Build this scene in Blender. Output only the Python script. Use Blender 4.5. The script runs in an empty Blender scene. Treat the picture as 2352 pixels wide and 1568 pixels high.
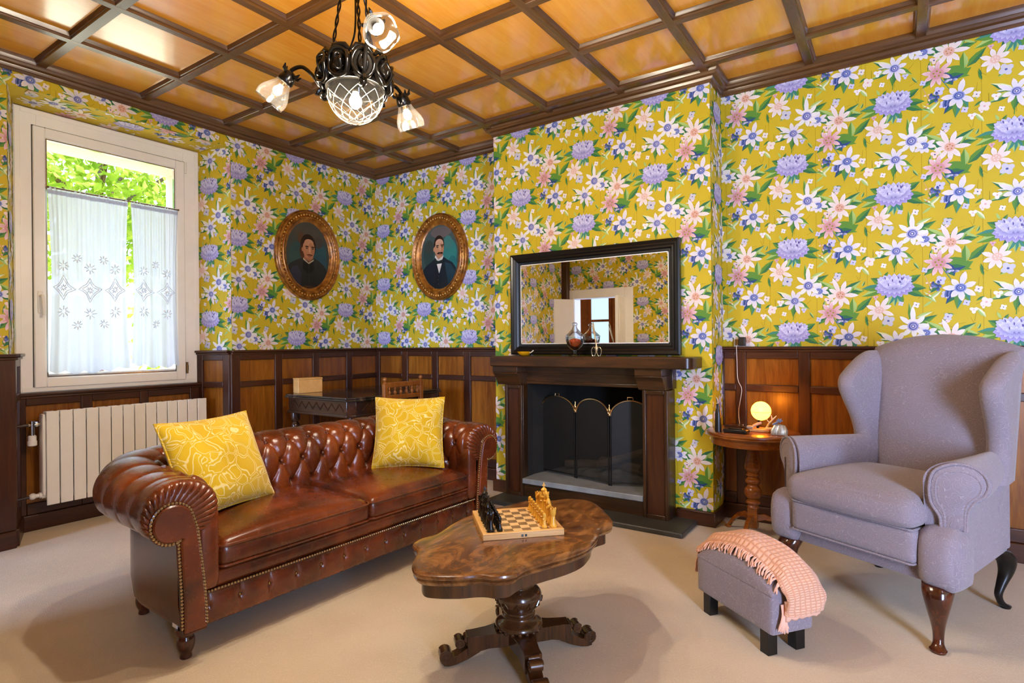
import bpy, bmesh, math, random
from mathutils import Vector, Matrix
random.seed(7)
PI = math.pi
sc = bpy.context.scene
COL = sc.collection
sc.view_settings.view_transform = 'Standard'
sc.view_settings.look = 'None'
sc.view_settings.gamma = 1.0
sc.view_settings.use_curve_mapping = False
sc.cycles.use_denoising = True
sc.cycles.max_bounces = 10
sc.cycles.diffuse_bounces = 5
sc.cycles.transparent_max_bounces = 24
sc.cycles.sample_clamp_indirect = 6.0
sc.cycles.caustics_reflective = False
sc.cycles.caustics_refractive = False

# ------------------------------------------------------------------ colour
def L(h):
    h = h.lstrip('#')
    def f(c):
        c /= 255.0
        return c / 12.92 if c <= 0.04045 else ((c + 0.055) / 1.055) ** 2.4
    return tuple(f(int(h[i:i + 2], 16)) for i in (0, 2, 4)) + (1.0,)

# ------------------------------------------------------------------ mesh builder
class MB:
    def __init__(s):
        s.v = []; s.f = []; s.c = None
    def add(s, vs, fs):
        b = len(s.v)
        s.v.extend([tuple(p) for p in vs])
        s.f.extend([tuple(b + i for i in f) for f in fs])
        return s
    def box(s, a, b):
        (x0, y0, z0), (x1, y1, z1) = a, b
        x0, x1 = min(x0, x1), max(x0, x1); y0, y1 = min(y0, y1), max(y0, y1); z0, z1 = min(z0, z1), max(z0, z1)
        return s.add([(x0, y0, z0), (x1, y0, z0), (x1, y1, z0), (x0, y1, z0), (x0, y0, z1), (x1, y0, z1), (x1, y1, z1), (x0, y1, z1)],
                     [(0, 3, 2, 1), (4, 5, 6, 7), (0, 1, 5, 4), (1, 2, 6, 5), (2, 3, 7, 6), (3, 0, 4, 7)])
    def hexa(s, bot, top):
        # two quads, both counter-clockwise seen from above
        return s.add(list(bot) + list(top), [(3, 2, 1, 0), (4, 5, 6, 7), (0, 1, 5, 4), (1, 2, 6, 5), (2, 3, 7, 6), (3, 0, 4, 7)])
    def prism(s, poly, z0, z1, fn=None):
        n = len(poly)
        vs = [(x, y, z0) for x, y in poly] + [(x, y, z1) for x, y in poly]
        if fn: vs = [fn(p) for p in vs]
        return s.add(vs, [tuple(range(n - 1, -1, -1)), tuple(range(n, 2 * n))] + [(i, (i + 1) % n, n + (i + 1) % n, n + i) for i in range(n)])
    def loft(s, rings, cap=True, closed=True):
        n = len(rings[0]); vs = [p for r in rings for p in r]; fs = []
        for k in range(len(rings) - 1):
            for i in range(n if closed else n - 1):
                j = (i + 1) % n
                fs.append((k * n + i, k * n + j, (k + 1) * n + j, (k + 1) * n + i))
        if cap and closed:
            fs.append(tuple(range(n - 1, -1, -1))); fs.append(tuple((len(rings) - 1) * n + i for i in range(n)))
        return s.add(vs, fs)
    def lathe(s, prof, c=(0, 0, 0), n=32, M=None, cap=True, wob=None):
        rings = []
        for r, z in prof:
            ring = []
            for i in range(n):
                a = 2 * PI * i / n
                rr = r * (wob(a, r, z) if wob else 1)
                p = Vector((rr * math.cos(a), rr * math.sin(a), z))
                if M is not None: p = M @ p
                ring.append((p[0] + c[0], p[1] + c[1], p[2] + c[2]))
            rings.append(ring)
        return s.loft(rings, cap)
    def tube(s, pts, r, n=10, cap=True, closed=False):
        pts = [Vector(p) for p in pts]; m = len(pts)
        rs = r if isinstance(r, (list, tuple)) else [r] * m
        rings = []; up = None
        for i, p in enumerate(pts):
            if closed: t = pts[(i + 1) % m] - pts[(i - 1) % m]
            else: t = pts[min(i + 1, m - 1)] - pts[max(i - 1, 0)]
            t.normalize()
            if up is None:
                up = Vector((0, 0, 1)) if abs(t.z) < .9 else Vector((1, 0, 0))
            a = t.cross(up)
            if a.length < 1e-6: a = t.cross(Vector((0.3, 1, 0.2)))
            a.normalize(); b = a.cross(t).normalized(); up = b
            rings.append([tuple(p + (a * math.cos(2 * PI * k / n) + b * math.sin(2 * PI * k / n)) * rs[i]) for k in range(n)])
        if closed:
            rings.append(rings[0]); return s.loft(rings, False)
        return s.loft(rings, cap)
    def sphere(s, c, r, n=16, m=10, sc3=(1, 1, 1)):
        prof = [(max(1e-4, r * math.sin(PI * k / m)), -r * math.cos(PI * k / m)) for k in range(m + 1)]
        rings = [[(c[0] + q * math.cos(2 * PI * i / n) * sc3[0], c[1] + q * math.sin(2 * PI * i / n) * sc3[1], c[2] + z * sc3[2]) for i in range(n)] for q, z in prof]
        return s.loft(rings, True)
    def grid(s, fn, nu, nv, closeu=False):
        vs = [fn(i / nu, j / nv) for j in range(nv + 1) for i in range(nu + (0 if closeu else 1))]
        w = nu if closeu else nu + 1; fs = []
        for j in range(nv):
            for i in range(nu):
                a = j * w + i; b = j * w + (i + 1) % w
                fs.append((a, b, b + w, a + w))
        return s.add(vs, fs)
    def xf(s, M, start=0):
        s.v[start:] = [tuple(M @ Vector(p)) for p in s.v[start:]]
        return s
    def build(s, name, mat, parent=None, ang=35, bevel=0, seg=2, flip=False, subd=0, smooth=True, recalc=True, off=None, solid=0, tri=False):
        me = bpy.data.meshes.new(name)
        me.from_pydata(s.v, [], s.f)
        if s.c is not None:
            at = me.color_attributes.new('Col', 'FLOAT_COLOR', 'CORNER')
            flat = [x for c in s.c for x in c]
            at.data.foreach_set('color', flat)
        bm = bmesh.new(); bm.from_mesh(me)
        if tri: bmesh.ops.triangulate(bm, faces=[f for f in bm.faces if len(f.verts) > 4])
        if recalc: bmesh.ops.recalc_face_normals(bm, faces=bm.faces)
        if flip: bmesh.ops.reverse_faces(bm, faces=bm.faces)
        if smooth:
            th = math.radians(ang)
            for f in bm.faces: f.smooth = True
            for e in bm.edges:
                if len(e.link_faces) == 2:
                    if e.calc_face_angle(0) > th: e.smooth = False
        bm.to_mesh(me); bm.free()
        o = bpy.data.objects.new(name, me); COL.objects.link(o)
        if mat is not None:
            for m in (mat if isinstance(mat, (list, tuple)) else [mat]): me.materials.append(m)
        if parent is not None: o.parent = parent
        if solid:
            md = o.modifiers.new('Solid', 'SOLIDIFY'); md.thickness = solid; md.offset = 0
        if bevel:
            md = o.modifiers.new('Bevel', 'BEVEL'); md.width = bevel; md.segments = seg; md.limit_method = 'ANGLE'; md.angle_limit = math.radians(40)
            md.harden_normals = False
        if subd:
            md = o.modifiers.new('Sub', 'SUBSURF'); md.levels = subd; md.render_levels = subd
        return o

def tag(o, label, cat, group=None, kind=None):
    o['label'] = label; o['category'] = cat
    if group: o['group'] = group
    if kind: o['kind'] = kind
    return o
def thing(name, label, cat, loc=(0, 0, 0), rotz=0, group=None):
    o = bpy.data.objects.new(name, None); COL.objects.link(o)
    o.empty_display_size = .1
    o.location = loc; o.rotation_euler = (0, 0, rotz)
    return tag(o, label, cat, group)
def struct(name, mb, mat, parent=None, label=None, **k):
    o = mb.build(name, mat, parent, **k)
    if parent is None: o['kind'] = 'structure'
    if label: o['label'] = label
    return o
def copy_tree(o, parent=None):
    c = o.copy(); COL.objects.link(c)
    if parent is not None: c.parent = parent
    for ch in list(o.children): copy_tree(ch, c)
    return c
def lerp(a, b, t): return a + (b - a) * t
def sstep(a, b, x):
    t = max(0., min(1., (x - a) / (b - a))); return t * t * (3 - 2 * t)
def spline(pts, m=8, closed=False):
    pts = [Vector(p) for p in pts]; n = len(pts); out = []
    rng = range(n if closed else n - 1)
    for i in rng:
        if closed: p0, p1, p2, p3 = pts[(i - 1) % n], pts[i], pts[(i + 1) % n], pts[(i + 2) % n]
        else: p0, p1, p2, p3 = pts[max(i - 1, 0)], pts[i], pts[i + 1], pts[min(i + 2, n - 1)]
        for k in range(m):
            t = k / m
            out.append(.5 * ((2 * p1) + (p2 - p0) * t + (2 * p0 - 5 * p1 + 4 * p2 - p3) * t * t + (3 * p1 - p0 - 3 * p2 + p3) * t ** 3))
    if not closed: out.append(pts[-1])
    return out

def spl(prof, k=4):
    return [(max(.0005, q.x), q.y) for q in spline([(r, z, 0) for r, z in prof], k)]
# ------------------------------------------------------------------ camera (solved from the photograph's vanishing points)
YAW, PIT, ROL, FPX = 0.5935, 0.0009, -0.00934, 1316.19
fw = Vector((-math.sin(YAW) * math.cos(PIT), math.cos(YAW) * math.cos(PIT), math.sin(PIT)))
rt = Vector((math.cos(YAW), math.sin(YAW), 0)); up = rt.cross(fw)
r2 = rt * math.cos(ROL) + up * math.sin(ROL); u2 = up * math.cos(ROL) - rt * math.sin(ROL)
CAM = Vector((4.2232, -3.8963, 1.15))
cd = bpy.data.cameras.new('camera'); cam = bpy.data.objects.new('camera', cd); COL.objects.link(cam)
cd.sensor_width = 36; cd.sensor_fit = 'HORIZONTAL'; cd.lens = 36 * FPX / 2352; cd.clip_start = .02; cd.clip_end = 200
Mx = Matrix((r2, u2, -fw)).transposed().to_4x4(); Mx.translation = CAM
cam.matrix_world = Mx
sc.camera = cam
# ------------------------------------------------------------------ materials
class NT:
    def __init__(s, name):
        s.m = bpy.data.materials.new(name); s.m.use_nodes = True
        s.t = s.m.node_tree; s.t.nodes.clear()
        s.out = s.n('ShaderNodeOutputMaterial')
    def n(s, typ, ins=None, **kw):
        nd = s.t.nodes.new(typ)
        for k, v in kw.items(): setattr(nd, k, v)
        for k, v in (ins or {}).items(): s.put(nd, k, v)
        return nd
    def put(s, nd, k, v):
        sk = nd.inputs[k]
        if isinstance(v, bpy.types.NodeSocket): s.t.links.new(v, sk)
        elif isinstance(v, bpy.types.Node): s.t.links.new(v.outputs[0], sk)
        else: sk.default_value = v
    def math(s, op, a, b=None, c=None, clamp=False):
        nd = s.n('ShaderNodeMath', operation=op, use_clamp=clamp)
        for i, x in enumerate((a, b, c)):
            if x is not None: s.put(nd, i, x)
        return nd.outputs[0]
    def coord(s, which='Object'): return s.n('ShaderNodeTexCoord').outputs[which]
    def mapping(s, vec, scale=(1, 1, 1), loc=(0, 0, 0), rot=(0, 0, 0)):
        nd = s.n('ShaderNodeMapping'); s.put(nd, 'Vector', vec)
        nd.inputs['Scale'].default_value = scale; nd.inputs['Location'].default_value = loc; nd.inputs['Rotation'].default_value = rot
        return nd.outputs[0]
    def noise(s, vec, scale=5, detail=4, rough=.5, dist=0, out=0):
        nd = s.n('ShaderNodeTexNoise'); s.put(nd, 'Vector', vec)
        nd.inputs['Scale'].default_value = scale; nd.inputs['Detail'].default_value = detail
        nd.inputs['Roughness'].default_value = rough; nd.inputs['Distortion'].default_value = dist
        return nd.outputs[out]
    def ramp(s, fac, stops):
        nd = s.n('ShaderNodeValToRGB'); s.put(nd, 'Fac', fac)
        e = nd.color_ramp.elements
        while len(e) < len(stops): e.new(.5)
        for i, (p, c) in enumerate(stops): e[i].position = p; e[i].color = c
        return nd.outputs[0]
    def mix(s, fac, a, b, blend='MIX'):
        nd = s.n('ShaderNodeMix', data_type='RGBA', blend_type=blend)
        s.put(nd, 0, fac); s.put(nd, 6, a); s.put(nd, 7, b)
        return nd.outputs[2]
    def bump(s, h, strength=.2, dist=.01, normal=None):
        nd = s.n('ShaderNodeBump'); s.put(nd, 'Height', h)
        nd.inputs['Strength'].default_value = strength; nd.inputs['Distance'].default_value = dist
        if normal is not None: s.put(nd, 'Normal', normal)
        return nd.outputs[0]
    def pbsdf(s, col, rough=.5, metal=0, normal=None, spec=.5, coat=0, coatr=.1, sheen=0, emit=None, es=0, trans=0, ior=1.5):
        nd = s.n('ShaderNodeBsdfPrincipled')
        s.put(nd, 'Base Color', col); s.put(nd, 'Roughness', rough); s.put(nd, 'Metallic', metal)
        s.put(nd, 'Specular IOR Level', spec); s.put(nd, 'Coat Weight', coat); s.put(nd, 'Coat Roughness', coatr)
        s.put(nd, 'Sheen Weight', sheen); s.put(nd, 'Transmission Weight', trans); s.put(nd, 'IOR', ior)
        if normal is not None: s.put(nd, 'Normal', normal)
        if emit is not None: s.put(nd, 'Emission Color', emit); s.put(nd, 'Emission Strength', es)
        return nd
    def done(s, sh):
        s.put(s.out, 'Surface', sh); return s.m

def plain(name, col, rough=.5, metal=0, var=.12, vs=12, **k):
    t = NT(name); c = L(col) if isinstance(col, str) else col
    nz = t.noise(t.coord(), vs, 3)
    lo = tuple(x * (1 - var) for x in c[:3]) + (1,); hi = tuple(min(1, x * (1 + var)) for x in c[:3]) + (1,)
    return t.done(t.pbsdf(t.ramp(nz, [(.3, lo), (.7, hi)]), rough, metal, **k))

def wood(name, dark, mid, light, axis='z', scale=1.0, rough=.35, spec=.5, coat=.0, bump=.06, coatr=.15, fig=.6):
    t = NT(name)
    s = {'x': (1.2, 14, 14), 'y': (14, 1.2, 14), 'z': (14, 14, 1.2)}[axis]
    s = tuple(q * scale for q in s)
    co = t.coord()
    v = t.mapping(co, s)
    n1 = t.noise(v, 1.4, 6, .62, 1.2)
    v2 = t.mapping(co, tuple(q * 4 for q in s))
    n2 = t.noise(v2, 2.0, 3, .6)
    n3 = t.noise(co, 1.7 * scale, 2, .5)
    a = t.math('ADD', t.math('MULTIPLY', n1, fig), t.math('MULTIPLY', n2, .22))
    a = t.math('ADD', a, t.math('MULTIPLY', n3, .98 - fig - .22 + .2))
    c = t.ramp(a, [(.30, L(dark)), (.52, L(mid)), (.75, L(light))])
    b = t.bump(n2, bump, .003)
    return t.done(t.pbsdf(c, rough, 0, b, spec, coat, coatr))

MAT = {}
MAT['wain_dark'] = wood('wain_dark', '#1f0f06', '#37190a', '#512c12', 'z', rough=.32)
MAT['wain_dark_h'] = wood('wain_dark_h', '#1f0f06', '#37190a', '#512c12', 'y', rough=.32)
MAT['wain_dark_x'] = wood('wain_dark_x', '#1f0f06', '#37190a', '#512c12', 'x', rough=.32)
MAT['wain_panel'] = wood('wain_panel', '#522c08', '#78430f', '#a0641d', 'z', .8, rough=.26)
MAT['beam'] = wood('beam', '#38230f', '#533519', '#6d4a27', 'x', rough=.24, spec=.8)
MAT['beam_y'] = wood('beam_y', '#38230f', '#533519', '#6d4a27', 'y', rough=.24, spec=.8)
MAT['ceil'] = wood('ceil_panel', '#cb7d1c', '#e39828', '#f2b244', 'y', .6, rough=.2, spec=.9, bump=.015, fig=.45, coat=1.0, coatr=.13)
MAT['mantel'] = wood('mantel_wood', '#1a1008', '#33200f', '#573519', 'x', rough=.3)
MAT['mantel_v'] = wood('mantel_wood_v', '#1a1008', '#301d0d', '#4c2e15', 'z', rough=.3)
MAT['slate'] = plain('slate_wood', '#3b3a34', .42, var=.25, vs=6)
t = NT('walnut_burl'); co = t.coord()
n1 = t.noise(t.mapping(co, (7, 3.5, 5)), 1.0, 7, .62, 2.6); n2 = t.noise(t.mapping(co, (60, 12, 40)), 1.0, 3, .6, .6)
f = t.math('ADD', t.math('MULTIPLY', n1, .85), t.math('MULTIPLY', n2, .15))
MAT['walnut'] = t.done(t.pbsdf(t.ramp(f, [(.33, L('#3a2010')), (.45, L('#5f3a1c')), (.55, L('#835529')), (.68, L('#9c6c3a'))]), .2, 0, None, .5, .3, .12))
MAT['walnut_d'] = wood('walnut_dark', '#1c0e07', '#36200f', '#573319', 'z', .8, rough=.22, coat=.3)
MAT['sidewood'] = wood('side_table_wood', '#4a2108', '#7a3e10', '#a3601f', 'x', .8, rough=.24, coat=.3)
MAT['deskwood'] = wood('desk_wood', '#180d07', '#2e190d', '#4a2b18', 'x', .8, rough=.25, coat=.3)
MAT['chairwood'] = wood('chair_wood', '#4a250c', '#7a4418', '#a3652c', 'z', .8, rough=.3)
MAT['boxwood'] = wood('box_wood', '#c98f45', '#d9a45c', '#e6b873', 'y', .5, rough=.4)
MAT['boardwood'] = wood('board_wood', '#b5813a', '#d3a05a', '#e3bb7d', 'x', .7, rough=.38)
MAT['legdark'] = wood('leg_mahogany', '#1a0b06', '#3a180b', '#6a3016', 'z', .8, rough=.15, coat=.4)
MAT['black'] = plain('black_paint', '#0e0e0d', .28, var=.2)
MAT['blackiron'] = plain('black_iron', '#15120f', .22, metal=.5, var=.3)
MAT['blackmetal'] = plain('black_plastic', '#171512', .35)
MAT['brass'] = plain('brass', '#c9a873', .25, metal=1)
MAT['nail'] = plain('nailhead_metal', '#c9b48c', .22, metal=1)
MAT['bronze'] = plain('antique_bronze', '#7d6038', .3, metal=.9)
MAT['chrome'] = plain('chrome', '#c9cdd0', .15, metal=1, var=.03)
MAT['white'] = plain('white_enamel', '#efebe2', .35, var=.02)
MAT['pvc'] = plain('white_frame', '#f8f5ee', .3, var=.02)
MAT['ivory'] = plain('ivory_radiator', '#f3eee2', .35, var=.02)
MAT['rubber'] = plain('dark_gasket', '#3a332b', .6)
MAT['doorwhite'] = plain('door_white', '#eeebe4', .4, var=.02)

t = NT('carpet')
co = t.coord()
v = t.mapping(co, (1, 1, 1))
wn = t.noise(v, 9, 2, .5, out=1)
vd = t.n('ShaderNodeVectorMath', {0: v, 1: wn}, operation='ADD').outputs[0]
vor = t.n('ShaderNodeTexVoronoi', {'Vector': vd, 'Scale': 22.0}, feature='DISTANCE_TO_EDGE').outputs[0]
ln = t.ramp(vor, [(.0, (1, 1, 1, 1)), (.07, (0, 0, 0, 1))])
fine = t.noise(v, 260, 2)
big = t.noise(v, 2.2, 3)
base = t.ramp(t.math('ADD', t.math('MULTIPLY', fine, .35), t.math('MULTIPLY', big, .65)), [(.3, L('#bcab8f')), (.7, L('#d6c5a8'))])
colr = t.mix(t.math('MULTIPLY', ln, .30), base, L('#e4d8c0'))
MAT['carpet'] = t.done(t.pbsdf(colr, .95, normal=t.bump(t.math('ADD', fine, t.math('MULTIPLY', ln, .5)), .35, .004), spec=.1, sheen=.2))

def leather(name, dark, mid, light, rough=.24):
    t = NT(name); co = t.coord()
    n = t.noise(co, 5, 3, .5, .5)
    n2 = t.noise(co, 28, 4, .6)
    f = t.math('ADD', t.math('MULTIPLY', n, .92), t.math('MULTIPLY', n2, .08))
    geo = t.n('ShaderNodeNewGeometry').outputs['Pointiness']
    c = t.ramp(f, [(.32, L(dark)), (.52, L(mid)), (.72, L(light))])
    v = t.n('ShaderNodeTexVoronoi', {'Vector': co, 'Scale': 420.0}).outputs[0]
    b = t.bump(t.math('ADD', v, t.math('MULTIPLY', n2, 1.2)), .10, .002)
    r = t.math('ADD', rough - .06, t.math('MULTIPLY', n2, .16))
    return t.done(t.pbsdf(c, r, 0, b, .55, .25, .12))
MAT['leather'] = leather('brown_leather', '#3f1a09', '#62290e', '#823c14')
MAT['leather_d'] = leather('brown_leather_dark', '#2a1108', '#4a1f0d', '#6b2f14', .2)

# lilac damask
def damask(name, base, line, sc_=1.0):
    t = NT(name); co = t.coord()
    wn = t.noise(co, 11 * sc_, 3, .55, out=1)
    vd = t.n('ShaderNodeVectorMath', {0: co, 1: t.n('ShaderNodeVectorMath', {0: wn, 3: .16}, operation='SCALE').outputs[0]}, operation='ADD').outputs[0]
    vor = t.n('ShaderNodeTexVoronoi', {'Vector': vd, 'Scale': 21.0 * sc_}).outputs[0]
    rings = t.math('SINE', t.math('MULTIPLY', vor, 27.0))
    ln = t.ramp(rings, [(.80, (0, 0, 0, 1)), (.95, (1, 1, 1, 1))])
    fine = t.noise(co, 350, 2)
    big = t.noise(co, 3, 3)
    b0 = t.ramp(big, [(.3, tuple(x * .9 for x in L(base)[:3]) + (1,)), (.7, L(base))])
    c = t.mix(t.math('MULTIPLY', ln, .42), b0, L(line))
    h = t.math('ADD', t.math('MULTIPLY', ln, 1.0), t.math('MULTIPLY', fine, .5))
    return t.done(t.pbsdf(c, .85, normal=t.bump(h, .5, .005), spec=.2, sheen=.3))
MAT['lilac'] = damask('lilac_damask', '#8a7e85', '#aca1a6')

# yellow cushions with stitched white loops
t = NT('yellow_loop_fabric'); co = t.coord()
wn = t.noise(co, 9, 1.5, .5, out=1)
vd = t.n('ShaderNodeVectorMath', {0: co, 1: t.n('ShaderNodeVectorMath', {0: wn, 3: .16}, operation='SCALE').outputs[0]}, operation='ADD').outputs[0]
vor = t.n('ShaderNodeTexVoronoi', {'Vector': vd, 'Scale': 16.0}, feature='DISTANCE_TO_EDGE').outputs[0]
ab = t.math('ABSOLUTE', t.math('SUBTRACT', vor, .075))
ln = t.ramp(ab, [(.018, (1, 1, 1, 1)), (.032, (0, 0, 0, 1))])
fine = t.noise(co, 300, 2)
c = t.mix(t.math('MULTIPLY', ln, .8), t.ramp(t.noise(co, 5, 2), [(.3, L('#c39d10')), (.7, L('#d6b520'))]), L('#eadc9a'))
MAT['yellow'] = t.done(t.pbsdf(c, .8, normal=t.bump(t.math('ADD', t.math('MULTIPLY', ln, 1.5), t.math('MULTIPLY', fine, .4)), .3, .004), spec=.2, sheen=.3))

# peach waffle throw
t = NT('peach_waffle'); co = t.coord('UV')
wx = t.n('ShaderNodeTexVoronoi', {'Vector': t.mapping(co, (78, 44, 1)), 'Scale': 1.0}, feature='DISTANCE_TO_EDGE')
wx.inputs['Randomness'].default_value = .15
h = t.math('MINIMUM', wx.outputs[0], .3)
c = t.ramp(h, [(.0, L('#cd9273')), (.12, L('#dea685')), (.3, L('#e8b698'))])
MAT['peach'] = t.done(t.pbsdf(c, .9, normal=t.bump(h, .7, .012), spec=.1, sheen=.3))
MAT['peach_fringe'] = plain('peach_fringe', '#e6b49a', .9, var=.08)

# thin clear glass: light goes straight through, only the surface glint is added
def glass(name, tint='#ffffff', refl=.5, rough=.02):
    t = NT(name)
    tr = t.n('ShaderNodeBsdfTransparent', {'Color': L(tint)})
    gl = t.n('ShaderNodeBsdfGlossy', {'Color': (1, 1, 1, 1), 'Roughness': rough})
    fr = t.n('ShaderNodeFresnel', {'IOR': 1.45})
    f = t.math('MULTIPLY', fr.outputs[0], refl, clamp=True)
    return t.done(t.n('ShaderNodeMixShader', {0: f, 1: tr, 2: gl}))
MAT['glass'] = glass('window_glass', '#fafdff', .6)
t = NT('lamp_glass')
tr = t.n('ShaderNodeBsdfTransparent', {'Color': L('#fbf6ec')}); tl = t.n('ShaderNodeBsdfTranslucent', {'Color': L('#fff6e6')}); gl = t.n('ShaderNodeBsdfGlossy', {'Color': (1, 1, 1, 1), 'Roughness': .08})
f = t.math('MULTIPLY', t.n('ShaderNodeFresnel', {'IOR': 1.45}).outputs[0], .5, clamp=True)
MAT['shadeglass'] = t.done(t.n('ShaderNodeMixShader', {0: f, 1: t.n('ShaderNodeMixShader', {0: .003, 1: tr, 2: tl}), 2: gl}))
t = NT('cut_glass_line'); MAT['etch'] = t.done(t.n('ShaderNodeMixShader', {0: .35, 1: t.n('ShaderNodeBsdfTransparent', {'Color': (1, 1, 1, 1)}), 2: t.n('ShaderNodeBsdfTranslucent', {'Color': (.9, .88, .8, 1)})}))
MAT['potglass'] = glass('clear_glass', '#f0f5f5', .8, .04)
t = NT('mirror_silver'); MAT['mirror'] = t.done(t.pbsdf((.93, .93, .92, 1), .0, 1.0))
def lamp(name, col, s):
    t = NT(name); return t.done(t.n('ShaderNodeEmission', {'Color': L(col), 'Strength': s}))

# vertex-coloured print (wallpaper, painted portraits): flat pattern colours only
def printed(name, rough=.6, var=.08, spec=.3):
    t = NT(name)
    a = t.n('ShaderNodeAttribute', attribute_name='Col').outputs[0]
    nz = t.noise(t.coord(), 6, 4)
    k = t.ramp(nz, [(.3, (1 - var, 1 - var, 1 - var, 1)), (.7, (1, 1, 1, 1))])
    return t.done(t.pbsdf(t.mix(1.0, a, k, 'MULTIPLY'), rough, spec=spec))
MAT['paper'] = printed('floral_wallpaper')
MAT['canvas'] = printed('portrait_paint', .4, .2)
# ------------------------------------------------------------------ floral wallpaper, printed as flat pattern pieces on the wall sheet
PU, PV = .52, .515            # roll width, vertical repeat (half drop)
TILE = []                     # list of (points, colours)
rp = random.Random(11)
def mixc(a, b, t): return tuple(a[i] * (1 - t) + b[i] * t for i in range(4))
def petal(x, y, a, ln, w, c0, c1, c2):
    prof = [(0, .16), (.28, .42), (.55, .5), (.8, .34), (1, .0)]
    ca, sa = math.cos(a), math.sin(a); pts = []; cs = []
    for side in (1, -1):
        seq = prof if side == 1 else prof[-2::-1]
        for t, q in seq:
            px, py = t * ln, side * q * w
            pts.append((x + px * ca - py * sa, y + px * sa + py * ca))
            cs.append(mixc(c0, c1, t / .5) if t < .5 else mixc(c1, c2, (t - .5) / .5))
    TILE.append((pts, cs))
    if ln > .035:
        k = mixc(c0, mixc(c1, (c1[0] * .72, c1[1] * .72, c1[2] * .84, 1), 1), .6)
        for o in (-.16, .14):
            q = [(.15, o * .5), (.5, o * 1.05), (.86, o * .3), (.5, o * .8)]
            if o < 0: q = q[::-1]
            TILE.append(([(x + t * ln * ca - u * w * sa, y + t * ln * sa + u * w * ca) for t, u in q], [k] * 4))
def disc(x, y, rx, ry, c, n=12, rot=0, c2=None):
    pts = []; cs = []
    for i in range(n):
        a = 2 * PI * i / n; px, py = rx * math.cos(a), ry * math.sin(a)
        pts.append((x + px * math.cos(rot) - py * math.sin(rot), y + px * math.sin(rot) + py * math.cos(rot)))
        cs.append(mixc(c, c2, .5 + .5 * math.sin(a)) if c2 else c)
    TILE.append((pts, cs))
def leaf(x, y, a, ln, w, c, c2):
    prof = [(0, .05), (.3, .45), (.6, .42), (1, 0)]
    ca, sa = math.cos(a), math.sin(a)
    for side, col in ((1, c), (-1, c2)):
        pts = [(x, y)] + [(x + t * ln * ca - side * q * w * sa, y + t * ln * sa + side * q * w * ca) for t, q in prof[1:]]
        cs = [mixc(col, c, .4)] + [col] * 3
        if side == -1: pts = pts[::-1]; cs = cs[::-1]
        TILE.append((pts, cs))
def stem(x0, y0, x1, y1, w, c):
    dx, dy = x1 - x0, y1 - y0; l = math.hypot(dx, dy); nx, ny = -dy / l * w / 2, dx / l * w / 2
    TILE.append(([(x0 + nx, y0 + ny), (x0 - nx, y0 - ny), (x1 - nx * .6, y1 - ny * .6), (x1 + nx * .6, y1 + ny * .6)], [c] * 4))
W_ = L('#ebe6e2'); CR = L('#e9ddd0'); PK = L('#dba9ab'); PKL = L('#ecd3c8'); SAL = L('#d9a892'); LAV = L('#a9a7cf'); LAVD = L('#6f67aa'); LAVL = L('#cbc8e2')
BLU = L('#8792c6'); BLD = L('#4c5b9a'); NAVY = L('#2b4480'); G1 = L('#5c8d33'); G2 = L('#2f6e45'); G3 = L('#a9c46e'); TEAL = L('#3f8672'); OL = L('#8f8a16'); YEL = L('#dcc22a'); GRY = L('#c9c7cf')
def daisy(x, y, R, n, c0, c1, c2, cen, cen2, rc, sq=1., rot=0, ring=True, long=None):
    for k in range(n):
        a = rot + 2 * PI * k / n + rp.uniform(-.12, .12)
        ln = R * rp.uniform(.85, 1.12)
        if long and k in long: ln *= long[k]
        ln *= (1 - (1 - sq) * abs(math.sin(a)))
        petal(x + math.cos(a) * rc * .5, y + math.sin(a) * rc * .5 * sq, a, ln - rc * .4, R * 2.3 / n * 1.25, c0, c1, c2)
    disc(x, y, rc, rc * sq, cen, 12)
    if ring:
        disc(x, y, rc * .78, rc * .78 * sq, cen2, 12); disc(x + rc * .06, y, rc * .58, rc * .58 * sq, cen, 10)
        disc(x, y, rc * .36, rc * .36 * sq, cen2, 8); disc(x, y, rc * .18, rc * .18 * sq, W_, 6)
    else:
        for k in range(5):
            a = 2 * PI * k / 5 + .3; disc(x + math.cos(a) * rc * .5, y + math.sin(a) * rc * .5 * sq, rc * .16, rc * .16, cen2, 6)
def small(x, y, r, c, cc=NAVY, n=4):
    for k in range(n):
        a = 2 * PI * k / n + .5; disc(x + math.cos(a) * r * .5, y + math.sin(a) * r * .5, r * .62, r * .5, c, 8, a)
    disc(x, y, r * .22, r * .2, cc, 6)
# faint olive tendrils of the ground
for k in range(26):
    x, y = rp.uniform(-.26, .26), rp.uniform(-.26, .26); a = rp.uniform(0, PI)
    stem(x, y, x + math.cos(a) * .05, y + math.sin(a) * .05, .003, L('#a8900f'))
for x in (-.13, .13): stem(x, -.2575, x + .001, .2575, .004, L('#b59a12'))
# leaves under the dahlia
for a, l in ((-.5, .11), (-.15, .10), (PI + .35, .12), (PI + .05, .11), (-1.3, .09), (-1.9, .09), (.5, .09), (PI - .5, .08)):
    leaf(math.cos(a) * .05, -.02 + math.sin(a) * .03, a, l, .042, G1, rp.choice((G2, G3, TEAL)))
for a in (-1.1, -1.57, -2.0): leaf(0, -.06, a, .075, .03, TEAL, G3)
# leaves round the blue daisies
for x, y, a, l in ((.01, .18, 2.6, .12), (.01, .18, -.6, .10), (.09, .27, 1.75, .13), (.09, .27, .5, .12), (.15, .23, -.4, .11), (.01, .17, -1.7, .09), (.0, .18, 3.5, .11), (.14, .23, .1, .13), (.06, .22, 1.1, .1)):
    leaf(x, y, a, l, .036, rp.choice((G1, G2)), rp.choice((G3, G1, L('#dfe6b0'))))
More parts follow.
